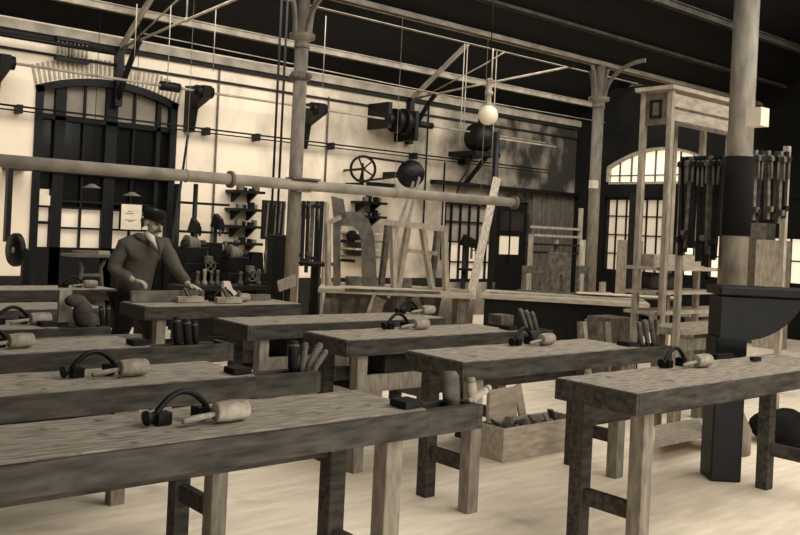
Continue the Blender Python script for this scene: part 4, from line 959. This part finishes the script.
# hands: palm + five fingers, curled on the work
def add_hand(wr, fdir, curl, side, thumb, s=1.0):
    fd = V(fdir).normalized(); sd = (V(side) - fd * V(side).dot(fd)).normalized(); dn = fd.cross(sd).normalized()
    if dn.z > 0: dn = -dn
    palm = wr + fd * .055
    pts = [wr, palm, wr + fd * .09]; r_ = [(.022, .02), (.036, .017), (.036, .014)]
    m_ = skin_mesh('h', pts, [(0, 1), (1, 2)], [(.024, .022), (.038, .018), (.036, .014)]); bm.from_mesh(m_)
    for k, (off, L_) in enumerate(((-.032, .068), (-.011, .078), (.011, .074), (.032, .058))):
        b0 = wr + fd * .075 + sd * off; a1 = curl * .5; a2 = curl; a3 = curl * 1.5
        p1 = b0 + (fd * math.cos(a1) + dn * math.sin(a1)) * L_ * .45; p2 = p1 + (fd * math.cos(a2) + dn * math.sin(a2)) * L_ * .32; p3 = p2 + (fd * math.cos(a3) + dn * math.sin(a3)) * L_ * .25
        bm.from_mesh(skin_mesh('f', [b0, p1, p2, p3], [(0, 1), (1, 2), (2, 3)], [.0095, .009, .0085, .0075], sub=1))
    t0 = wr + fd * .03 + sd * thumb * .02; t1 = t0 + fd * .02 + sd * thumb * .035; t2 = t1 + fd * .032 + sd * thumb * .006 + dn * .012
    bm.from_mesh(skin_mesh('t', [t0, t1, t2], [(0, 1), (1, 2)], [.014, .011, .009], sub=1))
add_hand(J['wrL'], RGT * .9 + V((0, 0, -.25)) - FWD * .3, .35, FWD, -1)
add_hand(J['wrR'], RGT * .9 + V((0, 0, -.15)) - FWD * .1, 1.1, FWD, 1)
bm.normal_update(); me = bpy.data.meshes.new('body')
for v in bm.verts: v.co -= OFF[man.name]
bm.to_mesh(me); bm.free(); me.materials.append(SKIN)
body = bpy.data.objects.new('body', me); COL.objects.link(body); body.parent = man; OFF['body'] = OFF[man.name]
rm = body.modifiers.new('remesh', 'REMESH'); rm.mode = 'VOXEL'; rm.voxel_size = .006; rm.use_smooth_shade = True
def garment(name, me, m_, par=man):
    for v in me.vertices: v.co -= OFF[man.name]
    for p_ in me.polygons: p_.use_smooth = True
    me.materials.clear(); me.materials.append(m_); o = bpy.data.objects.new(name, me); COL.objects.link(o); o.parent = par; OFF[o.name] = OFF[man.name]
    d_ = o.modifiers.new('folds', 'DISPLACE'); tx = bpy.data.textures.get('folds') or bpy.data.textures.new('folds', 'CLOUDS'); tx.noise_scale = .09; d_.texture = tx; d_.strength = .03; d_.mid_level = .5
    return o
wl = J['wrL'] * .93 + J['elL'] * .07; wr_ = J['wrR'] * .9 + J['elR'] * .1
skirtp = J['pel'] + V((0, 0, -.07))
vs = [skirtp, J['sp1'], J['sp2'], J['chest'] + V((0, 0, .0)), j(146.5, 238.5, .02), J['shL'], J['elL'], wl, J['shR'], J['elR'], wr_]
ed = [(0, 1), (1, 2), (2, 3), (3, 4), (3, 5), (5, 6), (6, 7), (3, 8), (8, 9), (9, 10)]
jacket = garment('jacket', skin_mesh('j', vs, ed, [.185, .165, .175, .155, .088, .085, .066, .046, .085, .068, .05], root=0), CLOTH)
pv = [J['pel'], J['hpL'], knL, anL + V((0, 0, .0)), J['hpR'], knR, anR + V((0, 0, .0))]
garment('trousers', skin_mesh('t', pv, [(0, 1), (1, 2), (2, 3), (0, 4), (4, 5), (5, 6)], [.15, .115, .085, .07, .115, .085, .07]), TROU)
for an, to in ((anL, toL), (anR, toR)): garment('shoe', skin_mesh('s', [an + V((-.05, .02, -.035)), (an + to) / 2 + V((0, 0, -.015)), to], [(0, 1), (1, 2)], [.05, .05, .042]), IRON)
# shirt collar V, tie, lapels on jacket front
ch = (RGT * .55 - FWD * .83).normalized()
cc = lambda x, y, o_: at(x, y, D=DM) + ch * o_
MB().path([cc(143.5, 233, .085), cc(147, 238, .125), cc(151.5, 249, .170)], [.024, .034, .010], 10).build('shirt_front', SHIRT, man)
MB().path([hp(-.07, 0, -.13), hp(-.03, .05, -.13), hp(.03, .05, -.14), hp(.055, 0, -.15), hp(.03, -.05, -.14), hp(-.03, -.05, -.13), hp(-.07, 0, -.13)], .012, 8).build('shirt_collar', SHIRT, man)
for sg in (-1, 1):
    MB().path([cc(148 + sg * 3.6, 237, .11), cc(150 + sg * 4.0, 244, .165), cc(153.5, 254, .185)], [.016, .022, .010], 8).build('lapel', CLOTH, jacket)
MB().ring(j(146.3, 238.6, .0), UP + RGT * .25, .082, .030, 24, 10).build('jacket_collar', CLOTH, man)
# cap
MB().lathe(hp(-.012, 0, .045), [(.094, -.012), (.098, .0), (.100, .045), (.094, .066), (.02, .072)], axis=hup, n=28).build('cap', CAPM, man)
m = MB(); pts = [hp(-.01 + .135 * math.cos(t), .085 * math.sin(t), .035 - .01 * math.cos(t)) for t in [-1.2 + 2.4 * i / 10 for i in range(11)]] + [hp(-.01 + .09 * math.cos(t), .085 * math.sin(t), .045) for t in [1.2 - 2.4 * i / 10 for i in range(11)]]
m.prism(pts, hup * .008).build('cap_peak', CAPM, man)
m = MB()
for s_ in (-1, 1):
    m.path([hp(.094, s_ * .003, -.048), hp(.09, s_ * .022, -.053), hp(.075, s_ * .042, -.066)], [.010, .012, .004], 8)
m.build('moustache', HAIR, man)
m = MB()
for s_ in (-1, 1): m.path([hp(-.03, s_ * .08, .03), hp(-.05, s_ * .075, -.02), hp(-.06, s_ * .06, -.06)], [.016, .02, .012], 8)
m.path([hp(-.09, -.05, -.01), hp(-.1, 0, -.02), hp(-.09, .05, -.01)], .022, 8); m.build('hair', HAIR, man)
for s_ in (-1, 1):
    MB().path([hp(.089, s_ * .018, .024), hp(.083, s_ * .035, .028), hp(.07, s_ * .05, .024)], .005, 6).build('eyebrow', HAIR, man)
    e = bmesh.new(); MB().ball(hp(.079, s_ * .031, .008), .0105).build('eye', IRON, man)

# ------------------------------------------------------------------ light
wd = bpy.data.worlds.new('world'); SC.world = wd; wd.use_nodes = True
wd.node_tree.nodes['Background'].inputs['Color'].default_value = (1, .97, .9, 1); wd.node_tree.nodes['Background'].inputs['Strength'].default_value = .05
def area(name, loc, target, sx, sy, e):
    l = bpy.data.lights.new(name, 'AREA'); l.shape = 'RECTANGLE'; l.size = sx; l.size_y = sy; l.energy = e; l.color = (1, .975, .92)
    o = bpy.data.objects.new(name, l); COL.objects.link(o); o.location = loc; o.rotation_euler = (V(target) - V(loc)).to_track_quat('-Z', 'Y').to_euler(); return o
area('skylight_far', (8.0, 9.0, 4.85), (8.0, 11.9, 2.4), 14, 1.8, 470)
area('skylight_middle', (7, 5.0, 4.9), (7, 7.2, 0), 12, 1.8, 200)
area('skylight_near', (6.5, 1.2, 4.9), (5.5, 3.2, 0), 9, 1.8, 330)
area('skylight_rear', (5.5, -2.8, 4.6), (5, 1.5, 0), 9, 1.8, 290)
area('low_floor_fill', (2.2, -1.2, .42), (4.0, 3.8, .0), 5.5, .6, 130)  # unseen low lamp added behind the camera to brighten the near floor

SC.view_settings.view_transform = 'Standard'; SC.view_settings.look = 'None'; SC.view_settings.exposure = 0; SC.view_settings.gamma = 1
SC.view_settings.use_curve_mapping = False
